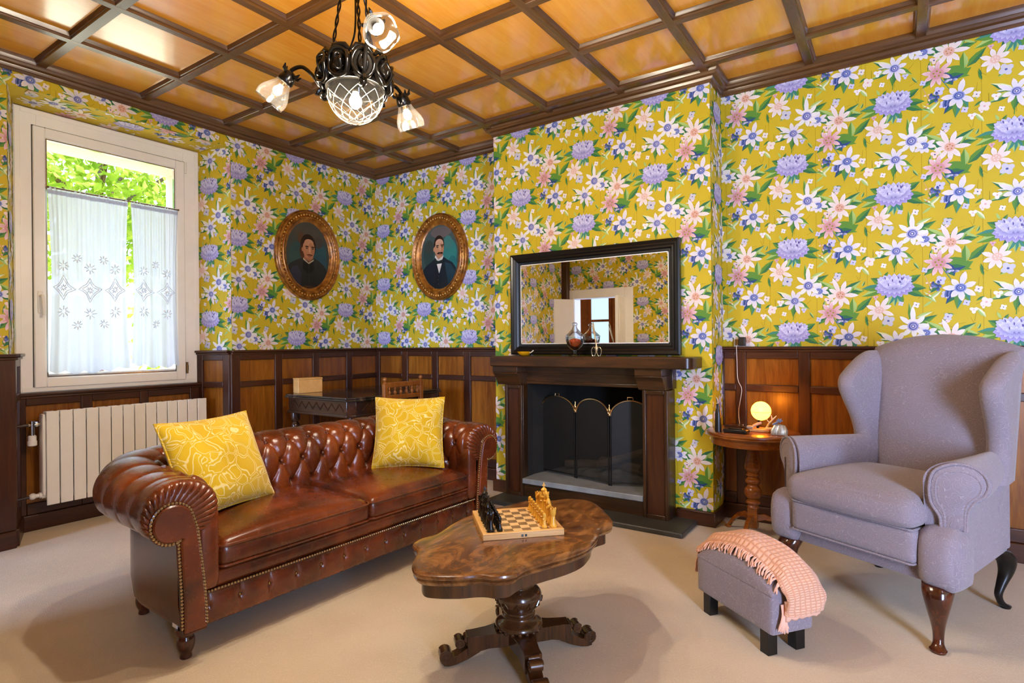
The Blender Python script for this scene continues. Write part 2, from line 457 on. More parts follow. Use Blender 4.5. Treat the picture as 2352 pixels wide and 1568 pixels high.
# leaves round the pink/white pair
for x, y, a, l in ((-.265, -.05, 2.5, .15), (-.265, -.05, 3.0, .13), (-.265, -.05, .6, .13), (-.26, -.06, .2, .12), (-.31, -.16, -2.4, .10), (-.30, -.17, -.3, .13), (-.19, -.16, .8, .12), (-.18, -.17, 2.9, .12), (-.17, -.165, -2.6, .10), (-.2, -.165, 1.6, .09)):
    leaf(x, y, a, l, .04, rp.choice((G1, G2)), rp.choice((G3, G2, G1)))
for x, y, a, l in ((-.225, -.30, -2.2, .11), (-.225, -.3, -1.7, .12), (-.225, -.3, -1.1, .09), (-.33, -.27, -2, .06), (-.29, -.20, .1, .09), (-.25, -.24, 2.0, .09)):
    leaf(x, y, a, l, .044, rp.choice((G2, TEAL)), rp.choice((G1, NAVY)))
for x, y, a, l in ((.17, .08, 1.2, .07), (.19, -.12, 2.3, .08), (.16, -.1, .7, .07), (.22, .15, 2.0, .08), (.1, -.2, .4, .08), (-.12, .05, 2.2, .07)):
    leaf(x, y, a, l, .022, G3, L('#e2e6c0'))
for k in range(26):
    x, y, a = rp.uniform(-.26, .26), rp.uniform(-.25, .25), rp.uniform(0, 6.28); leaf(x, y, a, rp.uniform(.035, .06), .014, rp.choice((G1, G3, L('#e6e8cf'))), rp.choice((G2, G3)))
# stems
stem(.0, .06, .01, .15, .004, G1); stem(-.32, -.16, -.24, -.30, .005, TEAL); stem(-.26, -.06, -.30, .04, .004, SAL); stem(-.1, -.38, -.1, -.32, .003, OL)
stem(-.27, -.05, -.42, .01, .004, G2); stem(.17, -.05, .14, .03, .003, SAL)
# small flowers
small(-.03, -.215, .030, GRY, BLD); small(.085, -.245 + .02, .022, W_, NAVY, 3); small(-.118, -.385, .026, CR, PK); small(-.07, -.345, .02, W_, SAL, 3)
small(.21, .0, .024, LAVL, LAVD); small(.175, .10, .022, W_, NAVY, 3); small(.18, .135, .014, W_, W_, 3); small(-.29, .03, .020, PKL, LAVD, 2); small(-.33, -.085, .020, PKL, NAVY, 3)
small(-.09, -.09 + .01, .013, PK, LAVD, 3); small(.06, .12, .015, LAVL, LAVD, 3); small(-.17, .09, .018, W_, PK, 3); small(-.13, .11, .013, CR, SAL, 3); small(.24, -.2, .020, GRY, LAVD)
for k in range(9): disc(.165 + rp.uniform(-.02, .02), -.055 + rp.uniform(-.05, .05), .006, .005, rp.choice((SAL, L('#c98a4a'), PKL)), 6)
for x, y, r in ((.23, -.08, .02), (.1, -.13, .016), (-.15, .20, .018), (.24, .2, .017), (-.05, .1, .014), (-.2, .13, .016), (-.38 + .52, .06, .015), (.03, -.12, .013)): small(x, y, r, rp.choice((W_, LAVL, CR)), rp.choice((NAVY, PK, BLD)), 4)
# dark blue bell sprigs
for k in range(9): petal(-.335 + rp.uniform(-.012, .02), -.255 - rp.uniform(0, .05), rp.uniform(-2.2, -1.2), .022, .014, NAVY, NAVY, BLU)
for k in range(6): petal(-.30 + rp.uniform(-.0, .05), -.215 + rp.uniform(-.006, .006), rp.uniform(-.6, .6), .024, .012, NAVY, BLU, W_)
for k in range(5): petal(-.285 + .008 * k, -.31, -1.7, .045, .013, NAVY, NAVY if k % 2 else BLU, NAVY)
# large flowers
daisy(.01, .177, .068, 8, LAVL, W_, CR, LAV, BLD, .024, .95, .2, long={3: 1.35, 6: 1.2})
daisy(.14, .23, .062, 8, LAVL, W_, CR, BLU, BLD, .024, .8, .5)
daisy(.085, .267, .070, 8, W_, W_, L('#e8ecd8'), LAV, BLD, .027, 1, .1, long={2: 1.6, 3: 1.3})
daisy(-.225, -.304, .072, 7, LAVL, W_, CR, BLU, BLD, .026, .9, .35, long={1: 1.35})
daisy(-.073, -.152, .070, 8, PKL, CR, W_, L('#e3bba6'), CR, .022, .95, .3, ring=False, long={1: 1.2})
daisy(-.265, -.056, .080, 9, PKL, CR, W_, L('#dcab96'), L('#b5793a'), .024, 1, .55, ring=False, long={2: 1.3})
daisy(-.318, -.163, .070, 9, PK, PK, L('#efd3d0'), L('#cf9296'), OL, .031, .95, .1, ring=False)
# lavender dahlia: rows of pointed petals, deep purple skirt below
for a in [PI + .15 + k * (PI - .3) / 8 for k in range(9)]:
    petal(math.cos(a) * .036, -.020 + math.sin(a) * .008, a, .060, .034, LAVD, L('#8f82c2'), L('#b9aedb'))
for a in [PI - .25 + k * (PI + .5) / 12 for k in range(13)]:
    petal(math.cos(a) * .034, -.006 + math.sin(a) * .010, a, .052, .024, LAVD, L('#9b93c8'), LAVL)
for row, (ry, rx_, n, l, w) in enumerate(((.020, .040, 9, .050, .026), (.006, .032, 8, .046, .024), (-.008, .024, 7, .042, .022), (-.018, .014, 5, .036, .02))):
    for k in range(n):
        a = PI * (k + .5) / n
        petal(math.cos(a) * rx_, ry - .018, lerp(a, PI / 2, .25), l, w, LAVD if k % 2 else LAV, LAV if (k + row) % 2 else LAVL, L('#e2dff0') if row % 2 else LAVL)
for k in range(9): disc(rp.uniform(-.045, .045), rp.uniform(-.02, .035), .0028, .009, L('#5b5292'), 6, rp.uniform(-.5, .5))
TB = [(min(p[0] for p in q[0]), max(p[0] for p in q[0]), min(p[1] for p in q[0]), max(p[1] for p in q[0])) for q in TILE]
# base colour of the printed ground
YG = L('#cbb122')
def clip(pts, cs, lim):
    for ax, val, sg in lim:
        if not pts: return pts, cs
        op = []; oc = []
        n = len(pts)
        for i in range(n):
            a, b = pts[i], pts[(i + 1) % n]; da = (a[ax] - val) * sg; db = (b[ax] - val) * sg
            if da >= 0: op.append(a); oc.append(cs[i])
            if (da < 0) != (db < 0):
                t = da / (da - db); op.append((a[0] + (b[0] - a[0]) * t, a[1] + (b[1] - a[1]) * t)); oc.append(mixc(cs[i], cs[(i + 1) % n], t))
        pts, cs = op, oc
    return pts, cs
class Paper(MB):
    def __init__(s): super().__init__(); s.c = []
    def add(s, vs, fs, col=YG):
        super().add(vs, fs)
        for f in fs: s.c.extend([col] * len(f))
        return s
    def sheet(s, O, U, N, u0, u1, v0, v1, ou=0, ov=0, V=(0, 0, 1), base=True, flip=False):
        """papered rectangle u0..u1, v0..v1 on the plane O + u*U + v*V; N points into the room; (ou, ov) is one dahlia's place"""
        O, U, N, V = Vector(O), Vector(U), Vector(N), Vector(V)
        if base: s.add([O + U * u + V * v for u, v in ((u0, v0), (u1, v0), (u1, v1), (u0, v1))], [(0, 1, 2, 3)])
        lim = ((0, u0, 1), (0, u1, -1), (1, v0, 1), (1, v1, -1))
        i0, i1 = math.floor((u0 - ou - .45) / PU), math.ceil((u1 - ou + .45) / PU)
        mesh_v, mesh_f, mesh_c = s.v, s.f, s.c
        for i in range(i0, i1 + 1):
            bu = ou + i * PU; dv = ov + (PV / 2 if i % 2 else 0)
            j0, j1 = math.floor((v0 - dv - .45) / PV), math.ceil((v1 - dv + .45) / PV)
            for j in range(j0, j1 + 1):
                bv = dv + j * PV
                for k, (pts, cs) in enumerate(TILE):
                    x0, x1, y0, y1 = TB[k]
                    if bu + x1 <= u0 or bu + x0 >= u1 or bv + y1 <= v0 or bv + y0 >= v1: continue
                    p = [(bu + a, bv + b) for a, b in pts]; q = cs
                    if bu + x0 < u0 or bu + x1 > u1 or bv + y0 < v0 or bv + y1 > v1:
                        p, q = clip(p, q, lim)
                        if len(p) < 3: continue
                    d = N * (.0004 + k * .0000075)
                    b0 = len(mesh_v)
                    mesh_v.extend([tuple(O + U * a + V * b + d) for a, b in p])
                    mesh_f.append(tuple(range(b0, b0 + len(p)))); mesh_c.extend(q)
        return s
# ------------------------------------------------------------------ the room
BX0, BX1, BD = 1.6248, 3.268, .2735      # chimney breast
NY1, NY2 = -2.789, -1.464                # window niche in the left wall (splayed)
WY1, WY2, WZ0, WZ1, NX = -2.683, -1.552, .858, 2.650, -.30
HN = 2.659
XR, YR, HC = 7.4, -4.40, 2.830
ZC = 2.7385
def wall(name, p): return struct(name, p, MAT['paper'], recalc=False, smooth=False)
X_, Y_, Z_ = (1, 0, 0), (0, 1, 0), (0, 0, 1)
def quad(p, *vs): p.add([tuple(v) for v in vs], [tuple(range(len(vs)))])
# back wall (two stretches either side of the breast)
p = Paper()
for a, b in ((0, BX0), (BX1, XR)):
    quad(p, (a, 0, 0), (b, 0, 0), (b, 0, HC), (a, 0, HC))
    p.sheet((0, 0, 0), X_, (0, -1, 0), a, b, 1.09, 2.75, *((.633, 1.473) if a == 0 else (4.206, 1.98)), base=False)
quad(p, (0, .25, 0), (0, .25, HC), (XR, .25, HC), (XR, .25, 0))
quad(p, (0, 0, HC), (XR, 0, HC), (XR, .25, HC), (0, .25, HC)); 
wall('wall_back', p)
# chimney breast with the fire opening
FX0, FX1, FZ0, FZ1 = 1.958, 2.870, .10, .90
p = Paper()
yb = -BD
for a, b, c, d in ((BX0, FX0, 0, HC), (FX1, BX1, 0, HC), (FX0, FX1, 0, FZ0), (FX0, FX1, FZ1, HC)):
    quad(p, (a, yb, c), (b, yb, c), (b, yb, d), (a, yb, d))
p.sheet((0, yb, 0), X_, (0, -1, 0), BX0, BX1, 1.02, 2.75, 2.397, 1.994, base=False)
p.sheet((0, yb, 0), X_, (0, -1, 0), BX0, 1.83, .05, 1.02, 2.397, 1.994, base=False)
p.sheet((0, yb, 0), X_, (0, -1, 0), 3.03, BX1, .05, 1.02, 2.397, 1.994, base=False)
p.sheet((BX1, 0, 0), Y_, (1, 0, 0), yb, 0, 0, HC, -.12, 2.1)
p.sheet((BX0, 0, 0), Y_, (-1, 0, 0), yb, 0, 0, HC, -.1, 2.0)
wall('wall_chimney', p)
# left wall with the splayed window niche
p = Paper()
for a, b in ((NY2, 0), (YR, NY1)):
    quad(p, (0, a, 0), (0, b, 0), (0, b, HC), (0, a, HC))
quad(p, (0, NY1, HN), (0, NY2, HN), (0, NY2, HC), (0, NY1, HC))
p.sheet((0, 0, 0), Y_, (1, 0, 0), NY2, 0, 1.09, 2.75, -.376, 1.475, base=False)
p.sheet((0, 0, 0), Y_, (1, 0, 0), YR, NY1, 1.09, 2.75, -.376, 1.475, base=False)
p.sheet((0, 0, 0), Y_, (1, 0, 0), NY1, NY2, HN, 2.75, -.376, 1.475, base=False)
def splay(a, b, ou, ov):
    a, b = Vector((a[0], a[1], 0)), Vector((b[0], b[1], 0)); U = (b - a); l = U.length; U.normalize()
    N = U.cross(Vector((0, 0, 1))); 
    if N.x < 0 and abs(N.x) > .9: N = -N
    mid = Vector((0, (NY1 + NY2) / 2, 0)) - (a + b) / 2
    if N.dot(mid) < 0: N = -N
    p.sheet(a, U, N, 0, l, 0, HN, ou, ov)
splay((NX, WY2), (0, NY2), .11, 1.88)
splay((NX, WY1), (0, NY1), .2, 1.9)
U = Vector((-1, 0, 0)); 
quad(p, (0, NY1, HN), (0, NY2, HN), (NX, WY2, HN - .004), (NX, WY1, HN - .004))
p.sheet((0, 0, HN - .001), Y_, (0, 0, -1), NY1 + .10, NY2 - .085, -.30, 0, -2.1, -.12, V=(1, 0, 0), base=False)
# below and around the window: plain masonry plane with the opening
quad(p, (NX, WY1, 0), (NX, WY2, 0), (NX, WY2, WZ0), (NX, WY1, WZ0))
wall('wall_left', p)
# outer masonry leaf behind the window, cream render, closes the wall round the opening
m = MB()
ox = -.36
m.box((-.62, YR - .2, -.3), (ox, WY1 + .09, 3.1)); m.box((-.62, WY2 - .09, -.3), (ox, .3, 3.1))
m.box((-.62, WY1 + .09, -.3), (ox, WY2 - .09, WZ0 + .06)); m.box((-.62, WY1 + .09, WZ1 - .16), (ox, WY2 - .09, 3.1))
MAT['render'] = plain('cream_render', '#e9d9c2', .8, var=.05)
struct('wall_outside', m, MAT['render'], smooth=False)
# rear wall with the doorway seen in the mirror
DX0, DX1, DZ = .17, .98, 1.79
p = Paper()
GX0, GX1, GZ0, GZ1 = 5.95, 6.85, .05, 2.2
for a, b, c, d in ((0, DX0, 0, HC), (DX1, GX0, 0, HC), (DX0, DX1, DZ, HC), (GX1, XR, 0, HC), (GX0, GX1, 0, GZ0), (GX0, GX1, GZ1, HC)):
    quad(p, (b, YR, c), (a, YR, c), (a, YR, d), (b, YR, d))
p.sheet((0, YR, 0), (-1, 0, 0), (0, 1, 0), -GX0, -DX1, 1.09, 2.75, -1.25, 1.72, base=False)
p.sheet((0, YR, 0), (-1, 0, 0), (0, 1, 0), -DX1, 0, DZ, 2.75, -1.25, 1.72, base=False)
p.sheet((0, YR, 0), (-1, 0, 0), (0, 1, 0), -DX0, 0, 1.09, DZ, -1.25, 1.72, base=False)
wall('wall_rear', p)
# right wall (outside the frame)
p = Paper()
for a, b, c, d in ((YR, 0, 0, HC),):
    quad(p, (XR, b, c), (XR, a, c), (XR, a, d), (XR, b, d))
for a, b in ((YR, 0),): p.sheet((XR, 0, 0), (0, -1, 0), (-1, 0, 0), -b, -a, 1.09, 2.75, .7, 1.72, base=False)
wall('wall_right', p)
# floor
m = MB(); m.box((-.4, YR - .2, -.12), (XR + .2, .3, 0)); struct('floor', m, MAT['carpet'], smooth=False)
# ceiling: boarded panels
m = MB(); m.box((-.35, YR - .2, HC - .004), (XR + .2, .3, HC + .12)); ceiling = struct('ceiling', m, MAT['ceil'], smooth=False)
# ceiling beams
ZB = 2.792
prof = [(.022, 0), (.024, .002), (.0245, .012), (.029, .014), (.031, .020), (.036, .028), (.039, HC - ZB)]
def beam(p0, p1, mat):
    p0, p1 = Vector(p0), Vector(p1); d = (p1 - p0).normalized(); n = Vector((-d.y, d.x, 0))
    zb = ZB + (.0005 if abs(d.x) > .5 else 0)
    pl = [(-w, zb + z) for w, z in prof[::-1]] + [(w, zb + z) for w, z in prof]
    m = MB(); m.loft([[tuple(Vector((q.x, q.y, 0)) + n * w + Vector((0, 0, z))) for w, z in pl] for q in (p0, p1)])
    return m.build('beam', mat, ceiling, ang=20)
BXS = [.533 + .5435 * i for i in range(13)]
BYS = [-.395 - .562 * j for j in range(8)]
for x in BXS:
    if BX0 - .03 < x < BX1 + .03: beam((x, YR + .02, 0), (x, -BD - .03, 0), MAT['beam_y'])
    else: beam((x, YR + .02, 0), (x, -.03, 0), MAT['beam_y'])
for y in BYS:
    if y > YR + .1: beam((.03, y, 0), (XR - .03, y, 0), MAT['beam'])
# crown moulding, one run per wall stretch, mitred at the corners
cprof = [(.0, ZC), (.010, ZC), (.012, ZC + .014), (.018, ZC + .017), (.022, ZC + .026), (.024, ZC + .032), (.044, ZC + .037), (.047, ZC + .050), (.052, ZC + .053), (.058, ZC + .066), (.061, ZC + .080), (.061, HC), (.0, HC)]
def crown(path, mat, name):
    """path: corner list (x, y), room on the left hand side"""
    P = [Vector((a, b)) for a, b in path]; rings = []
    for i, q in enumerate(P):
        d0 = (P[i] - P[i - 1]).normalized() if i else None
        d1 = (P[i + 1] - P[i]).normalized() if i < len(P) - 1 else None
        n0 = Vector((-d0.y, d0.x)) if d0 else None; n1 = Vector((-d1.y, d1.x)) if d1 else None
        if n0 is None: k = n1
        elif n1 is None: k = n0
        else: k = (n0 + n1) / (1 + n0.dot(n1))
        rings.append([(q.x + k.x * o, q.y + k.y * o, z) for o, z in cprof])
    m = MB(); m.loft(rings)
    struct(name, m, mat, ang=25)
crown([(XR, 0), (BX1, 0), (BX1, -BD), (BX0, -BD), (BX0, 0), (0, 0)], MAT['beam'], 'trim_1')
crown([(0, 0), (0, YR)], MAT['beam_y'], 'trim_2')
crown([(0, YR), (XR, YR), (XR, 0)], MAT['beam'], 'trim_3')
# ------------------------------------------------------------------ wainscot
def wains(name, A, B, N, stops, ztop=1.107, zmid=(.822, .866), zbot=.17, cap=True, upper=True, base_h=.10, end0=True, end1=True):
    """A->B along the wall foot, N into the room, stops = [(s0,s1),...] panel openings along it"""
    A, B, N = Vector((A[0], A[1], 0)), Vector((B[0], B[1], 0)), Vector((N[0], N[1], 0)).normalized()
    U = (B - A); ln = U.length; U.normalize()
    ax = abs(U.x) > .7
    T = .030
    def bx(m, s0, s1, z0, z1, d0, d1):
        c = [A + U * s0 + N * d0, A + U * s1 + N * d0, A + U * s1 + N * d1, A + U * s0 + N * d1]
        if (c[1] - c[0]).cross(c[2] - c[1]).z < 0: c = c[::-1]
        m.hexa([(q.x, q.y, z0) for q in c], [(q.x, q.y, z1) for q in c])
    # stiles stand full height, rails run between them
    m = MB()
    edges = [0] + [e for s in stops for e in s] + [ln]
    for i in range(0, len(edges), 2):
        if edges[i + 1] - edges[i] > .004: bx(m, edges[i], edges[i + 1], base_h, ztop - .018, .002, T)
    root = m.build(name, MAT['wain_dark'], None, bevel=.004, smooth=True); root['kind'] = 'structure'
    m = MB()
    ztr = ztop - .077
    for s0, s1 in stops:
        bx(m, s0, s1, ztr, ztop - .018, .002, T)
        if upper: bx(m, s0, s1, zmid[0], zmid[1], .002, T)
        bx(m, s0, s1, base_h, zbot, .002, T)
    m.build('rail', MAT['wain_dark_x' if ax else 'wain_dark_h'], root, bevel=.004)
    for s0, s1 in stops:
        for z0, z1 in (((zmid[1], ztr), (zbot, zmid[0])) if upper else ((zbot, ztr),)):
            m = MB(); bx(m, s0 - .004, s1 + .004, z0 - .004, z1 + .004, .002, .013); m.build('panel', MAT['wain_panel'], root, smooth=False)
    if cap:
        m = MB(); bx(m, 0, ln, ztop - .018, ztop, .0, .052); bx(m, 0, ln, ztop - .034, ztop - .018, .0, .040)
        m.build('cap_rail', MAT['wain_dark_x' if ax else 'wain_dark_h'], root, bevel=.005)
    m = MB(); bx(m, 0, ln, 0, base_h, .0, .042); m.build('baseboard', MAT['wain_dark_x' if ax else 'wain_dark_h'], root, bevel=.006)
    return root
def reg(ln, first, pw=.298, st=.0645):
    out = []; s = first
    while s + pw < ln - .02: out.append((s, s + pw)); s += pw + st
    return out
# left wall, corner side: from the niche edge to the corner (s = y - NY2)
wains('trim_4', (0, NY2 - .022), (0, 0), (1, 0), [(.071 + .3625 * k, .369 + .3625 * k) for k in range(4)])
wains('trim_5', (0, YR), (0, NY1 + .022), (1, 0), [(.15 + .3625 * k, .448 + .3625 * k) for k in range(4)])
# back wall
wains('trim_6', (0, 0), (BX0, 0), (0, -1), [(.07 + .37 * k, .37 + .37 * k) for k in range(4)])
wains('trim_7', (BX1, 0), (XR, 0), (0, -1), [(.012, .083)] + [(.147 + .3635 * k, .447 + .3635 * k) for k in range(11)])
# niche reveals and the run below the window sill
wains('trim_8', (NX, WY2), (0, NY2), ((0 - 1) * (-(NY2 - WY2)), -.30), [(.055, .25)])
wains('trim_9', (NX, WY1), (0, NY1), ((WY1 - NY1), .30), [(.055, .25)])
wains('trim_10', (NX, WY1), (NX, WY2), (1, 0), [(.047, .337), (.402, .693), (.75, 1.04)], ztop=.858, upper=False)
# right and rear walls (out of frame)
wains('trim_11', (XR, 0), (XR, YR), (-1, 0), reg(-YR, .1))
wains('trim_12', (GX0 - .08, YR), (DX1 + .14, YR), (0, 1), reg(GX0 - DX1 - .22, .1))
# chimney breast baseboards
for nm, a, b in (('baseboard_left', (BX0 - .018, -BD - .03), (1.80, -BD)), ('baseboard_right', (3.045, -BD - .03), (BX1 + .018, -BD))):
    m = MB(); m.box((a[0], a[1], 0), (b[0], b[1], .09)); struct(nm, m, MAT['wain_dark_x'], bevel=.006)
m = MB(); m.box((BX1, -BD, 0), (BX1 + .018, -.045, .09)); struct('baseboard_side', m, MAT['wain_dark_h'], bevel=.005)
# timber post in the rear left corner, seen in the mirror
m = MB(); m.box((.0, YR, 1.107), (.10, YR + .10, HC)); struct('trim_13', m, MAT['wain_dark'], bevel=.008)
# ------------------------------------------------------------------ window in the niche
def framebox(m, y0, y1, z0, z1, w, x0, x1):
    """rectangular frame in a plane of constant x, mitre-free"""
    m.box((x0, y0, z0), (x1, y0 + w, z1)); m.box((x0, y1 - w, z0), (x1, y1, z1))
    m.box((x0, y0 + w, z0), (x1, y1 - w, z0 + w)); m.box((x0, y0 + w, z1 - w), (x1, y1 - w, z1))
m = MB(); framebox(m, WY1, WY2, WZ0, WZ1, .115, NX - .055, NX + .004)
framebox(m, WY1 + .004, WY2 - .004, WZ0 + .004, WZ1 - .004, .03, NX + .004, NX + .010)
win = struct('window_1', m, MAT['pvc'], bevel=.005)
SY0, SY1, SZ0, SZ1 = -2.588, -1.665, .888, 2.545
m = MB()
framebox(m, SY0, SY1, SZ0, SZ1, .062, NX - .045, NX + .020)
framebox(m, SY0 + .055, SY1 - .055, SZ0 + .055, SZ1 - .055, .014, NX - .03, NX + .010)
sash = m.build('sash', MAT['pvc'], win, bevel=.006)
m = MB(); framebox(m, SY0 - .005, SY1 + .005, SZ0 - .005, SZ1 + .005, .006, NX - .01, NX + .0055); m.build('seal', MAT['rubber'], win)
m = MB(); framebox(m, SY0 + .066, SY1 - .066, SZ0 + .066, SZ1 - .066, .007, NX - .012, NX + .0115); m.build('glazing_bead', MAT['chrome'], sash)
m = MB(); quad(m, (NX - .012, SY0 + .06, SZ0 + .06), (NX - .012, SY1 - .06, SZ0 + .06), (NX - .012, SY1 - .06, SZ1 - .06), (NX - .012, SY0 + .06, SZ1 - .06))
m.build('pane', MAT['glass'], sash, smooth=False)
m = MB(); m.box((NX + .02, -2.572, 1.36), (NX + .028, -2.544, 1.50)); h = m.build('handle', MAT['white'], sash, bevel=.006)
m = MB(); m.tube([(NX + .028, -2.558, 1.47), (NX + .062, -2.558, 1.47), (NX + .068, -2.556, 1.44), (NX + .066, -2.552, 1.345)], [.009, .010, .011, .009], 12); m.build('lever', MAT['white'], h)
for z in (2.46, .935):
    m = MB(); m.tube([(NX + .012, SY1 + .011, z), (NX + .012, SY1 + .011, z + .085)], .009, 12); m.tube([(NX + .012, SY1 + .011, z + .025), (NX + .012, SY1 + .011, z + .06)], .0105, 12)
    m.build('hinge', MAT['bronze'] if z < 1 else MAT['white'], sash)
# ------------------------------------------------------------------ lace cafe curtains on a thin rod
t = NT('sheer_voile')
tr = t.n('ShaderNodeBsdfTransparent', {'Color': (1, 1, 1, 1)})
tl = t.n('ShaderNodeBsdfTranslucent', {'Color': L('#c2cfe8')}); df = t.n('ShaderNodeBsdfDiffuse', {'Color': L('#eef1f6')})
wv = t.noise(t.mapping(t.coord(), (1, 160, 160)), 1, 2)
a = t.n('ShaderNodeMixShader', {0: .5, 1: tl, 2: df})
fac = t.math('ADD', .90, t.math('MULTIPLY', wv, .11), clamp=True)
MAT['voile'] = t.done(t.n('ShaderNodeMixShader', {0: fac, 1: tr, 2: a}))
t = NT('white_thread'); MAT['thread'] = t.done(t.n('ShaderNodeMixShader', {0: .5, 1: t.n('ShaderNodeBsdfTranslucent', {'Color': L('#f4f6fa')}), 2: t.n('ShaderNodeBsdfDiffuse', {'Color': L('#f4f6fa')})}))
rod = thing('curtain_rod', 'thin curtain rod across the window sash above the lace curtains', 'curtain rod', (-.262, -2.1, 2.165))
m = MB(); m.tube([(0, -.42, 0), (0, .378, 0)], .004, 10); m.build('pole', MAT['bronze'], rod)
for y in (-.42, .378):
    m = MB(); m.tube([(-.018, y, 0), (.002, y, 0)], .006, 10); m.sphere((.003, y, 0), .007, 10, 8); m.build('bracket', MAT['bronze'], rod)
def curtain(y0, y1, zt, seed, label, scal):
    r = random.Random(seed); w = y1 - y0
    root = thing('lace_curtain', label, 'curtain', (-.262, (y0 + y1) / 2, zt), 0, 'lace curtains on the window')
    ph = [r.uniform(0, 6) for _ in range(4)]
    def wave(u, v):
        k = .25 + .75 * v
        return .010 * k * math.sin(u * 2 * PI * 3.1 + ph[0]) + .006 * k * math.sin(u * 2 * PI * 7.3 + ph[1] + v) + .004 * math.sin(u * 2 * PI * 17 + ph[2]) * (1 - v)
    def zb(u): return -1.145 - .022 * abs(math.sin(u * PI * scal + .4)) - .02 * math.sin(u * PI) + (.02 if seed == 2 else -.015) * (1 - u)
    def pt(u, v, off=0):
        z = .012 + (zb(u) - .012) * v
        side = -.018 * math.sin(PI * v) * (1 if u > .5 else -1) * abs(2 * u - 1) ** 3
        return (wave(u, v) + off, -w / 2 + w * u + side, z)
    m = MB(); m.grid(lambda u, v: pt(u, v), 90, 60); cl = m.build('voile', MAT['voile'], root, recalc=False)
    m = MB(); m.grid(lambda u, v: pt(u, .018 + v * .022, .0022), 60, 2); m.grid(lambda u, v: pt(u, .018 + v * .022, -.0022), 60, 2); m.build('hem', MAT['voile'], cl, recalc=False)
    m = MB()
    def thr(uv, rad=.0022):
        m.tube([pt(min(max(a, 0.01), .99), b, .002) for a, b in uv], rad, 6)
    def star(cu, cv, R):
        for k in range(8):
            a = 2 * PI * k / 8
            thr([(cu + math.cos(a) * R * .35 / w, cv + math.sin(a) * R * .35 / 1.16), (cu + math.cos(a) * R / w, cv + math.sin(a) * R / 1.16)], .0035)
    def diam(cu, cv, R):
        for q in (1, .72):
            pts = [(cu + math.cos(a) * R * q / w, cv + math.sin(a) * R * q * 1.15 / 1.16) for a in [k * PI / 2 for k in range(5)]]
            pts2 = []
            for i in range(4):
                for s in range(4):
                    f = s / 4; bow = 1 - .22 * math.sin(PI * f)
                    a = lerp(pts[i][0], pts[i + 1][0], f); b = lerp(pts[i][1], pts[i + 1][1], f)
                    pts2.append((cu + (a - cu) * bow, cv + (b - cv) * bow))
            pts2.append(pts2[0]); thr(pts2, .0028)
        star(cu, cv, R * .3)
    n = 3 if w > .4 else 2
    for i in range(n):
        cu = (i + .5) / n
        diam(cu, .54, .068); star(cu, .42, .034); star(cu, .67, .036)
        if i < n - 1: star((i + 1) / n, .37, .028); star((i + 1) / n, .735, .028)
    m.build('embroidery', MAT['thread'], cl)
    return root
curtain(-2.522, -2.062, 2.16, 1, 'wider left lace curtain panel hanging from the rod in the window', 4.5)
curtain(-2.045, -1.726, 2.16, 2, 'narrower right lace curtain panel hanging from the rod in the window', 3.2)
# ------------------------------------------------------------------ garden outside
t = NT('sunny_leaf'); nz = t.noise(t.coord(), 3, 3)
lc = t.ramp(nz, [(.3, L('#6d9428')), (.5, L('#a5c244')), (.7, L('#dfe88c'))])
MAT['leaf'] = t.done(t.n('ShaderNodeMixShader', {0: .45, 1: t.n('ShaderNodeBsdfDiffuse', {'Color': lc}), 2: t.n('ShaderNodeBsdfTranslucent', {'Color': lc})}))
def bush(cx, cy, cz, rx, ry, rz, n, label, seed, name='leafy_shrub'):
    r = random.Random(seed); root = thing(name, label, 'shrub', (cx, cy, 0))
    m = MB()
    for k in range(n):
        while True:
            d = Vector((r.uniform(-1, 1), r.uniform(-1, 1), r.uniform(-1, 1)))
            if .35 < d.length < 1: break
        c = Vector((d.x * rx, d.y * ry, cz + d.z * rz))
        a = Vector((r.gauss(0, 1), r.gauss(0, 1), r.gauss(0, 1) - .4)).normalized(); b = a.orthogonal().normalized()
        b = Matrix.Rotation(r.uniform(0, 6.28), 3, a) @ b
        ln = r.uniform(.07, .13) * (1.3 if n < 3000 else 1); w = ln * .26; nn = a.cross(b)
        m.add([c, c + a * ln * .5 + b * w, c + a * ln + nn * ln * .15, c + a * ln * .5 - b * w], [(0, 1, 2, 3)])
    m.build('foliage', MAT['leaf'], root, recalc=False, smooth=False)
    m = MB(); m.tube([(0, 0, -.3), (.03, 0, cz - rz * .4), (-.02, .05, cz)], [.06, .05, .02], 8)
    for k in range(5):
        a = k * 1.3; m.tube([(0, 0, cz - rz * .5), (math.cos(a) * rx * .6, math.sin(a) * ry * .6, cz + rz * .4)], [.03, .01], 6)
    m.build('stem', MAT['beam'], root)
    return root
bush(-2.6, -1.4, 3.1, .9, 2.3, 1.3, 16000, 'bright green leafy shrub outside, high above the lace curtains', 3)
bush(-4.6, .9, 1.3, .7, 1.2, 1.2, 1300, 'green shrub in the garden seen below and between the lace curtains', 4)
m = MB(); m.box((-14, -12, -.4), (-.62, 14, -.3)); MAT['patio'] = plain('pale_ground', '#c4c0a8', .9)
struct('ground', m, MAT['patio'], smooth=False)
m = MB(); m.box((-9, -6, -.3), (-8.6, 14, 2.1)); MAT['gwall'] = plain('pale_garden_wall', '#c9cbb6', .9)
struct('wall_garden', m, MAT['gwall'], smooth=False)
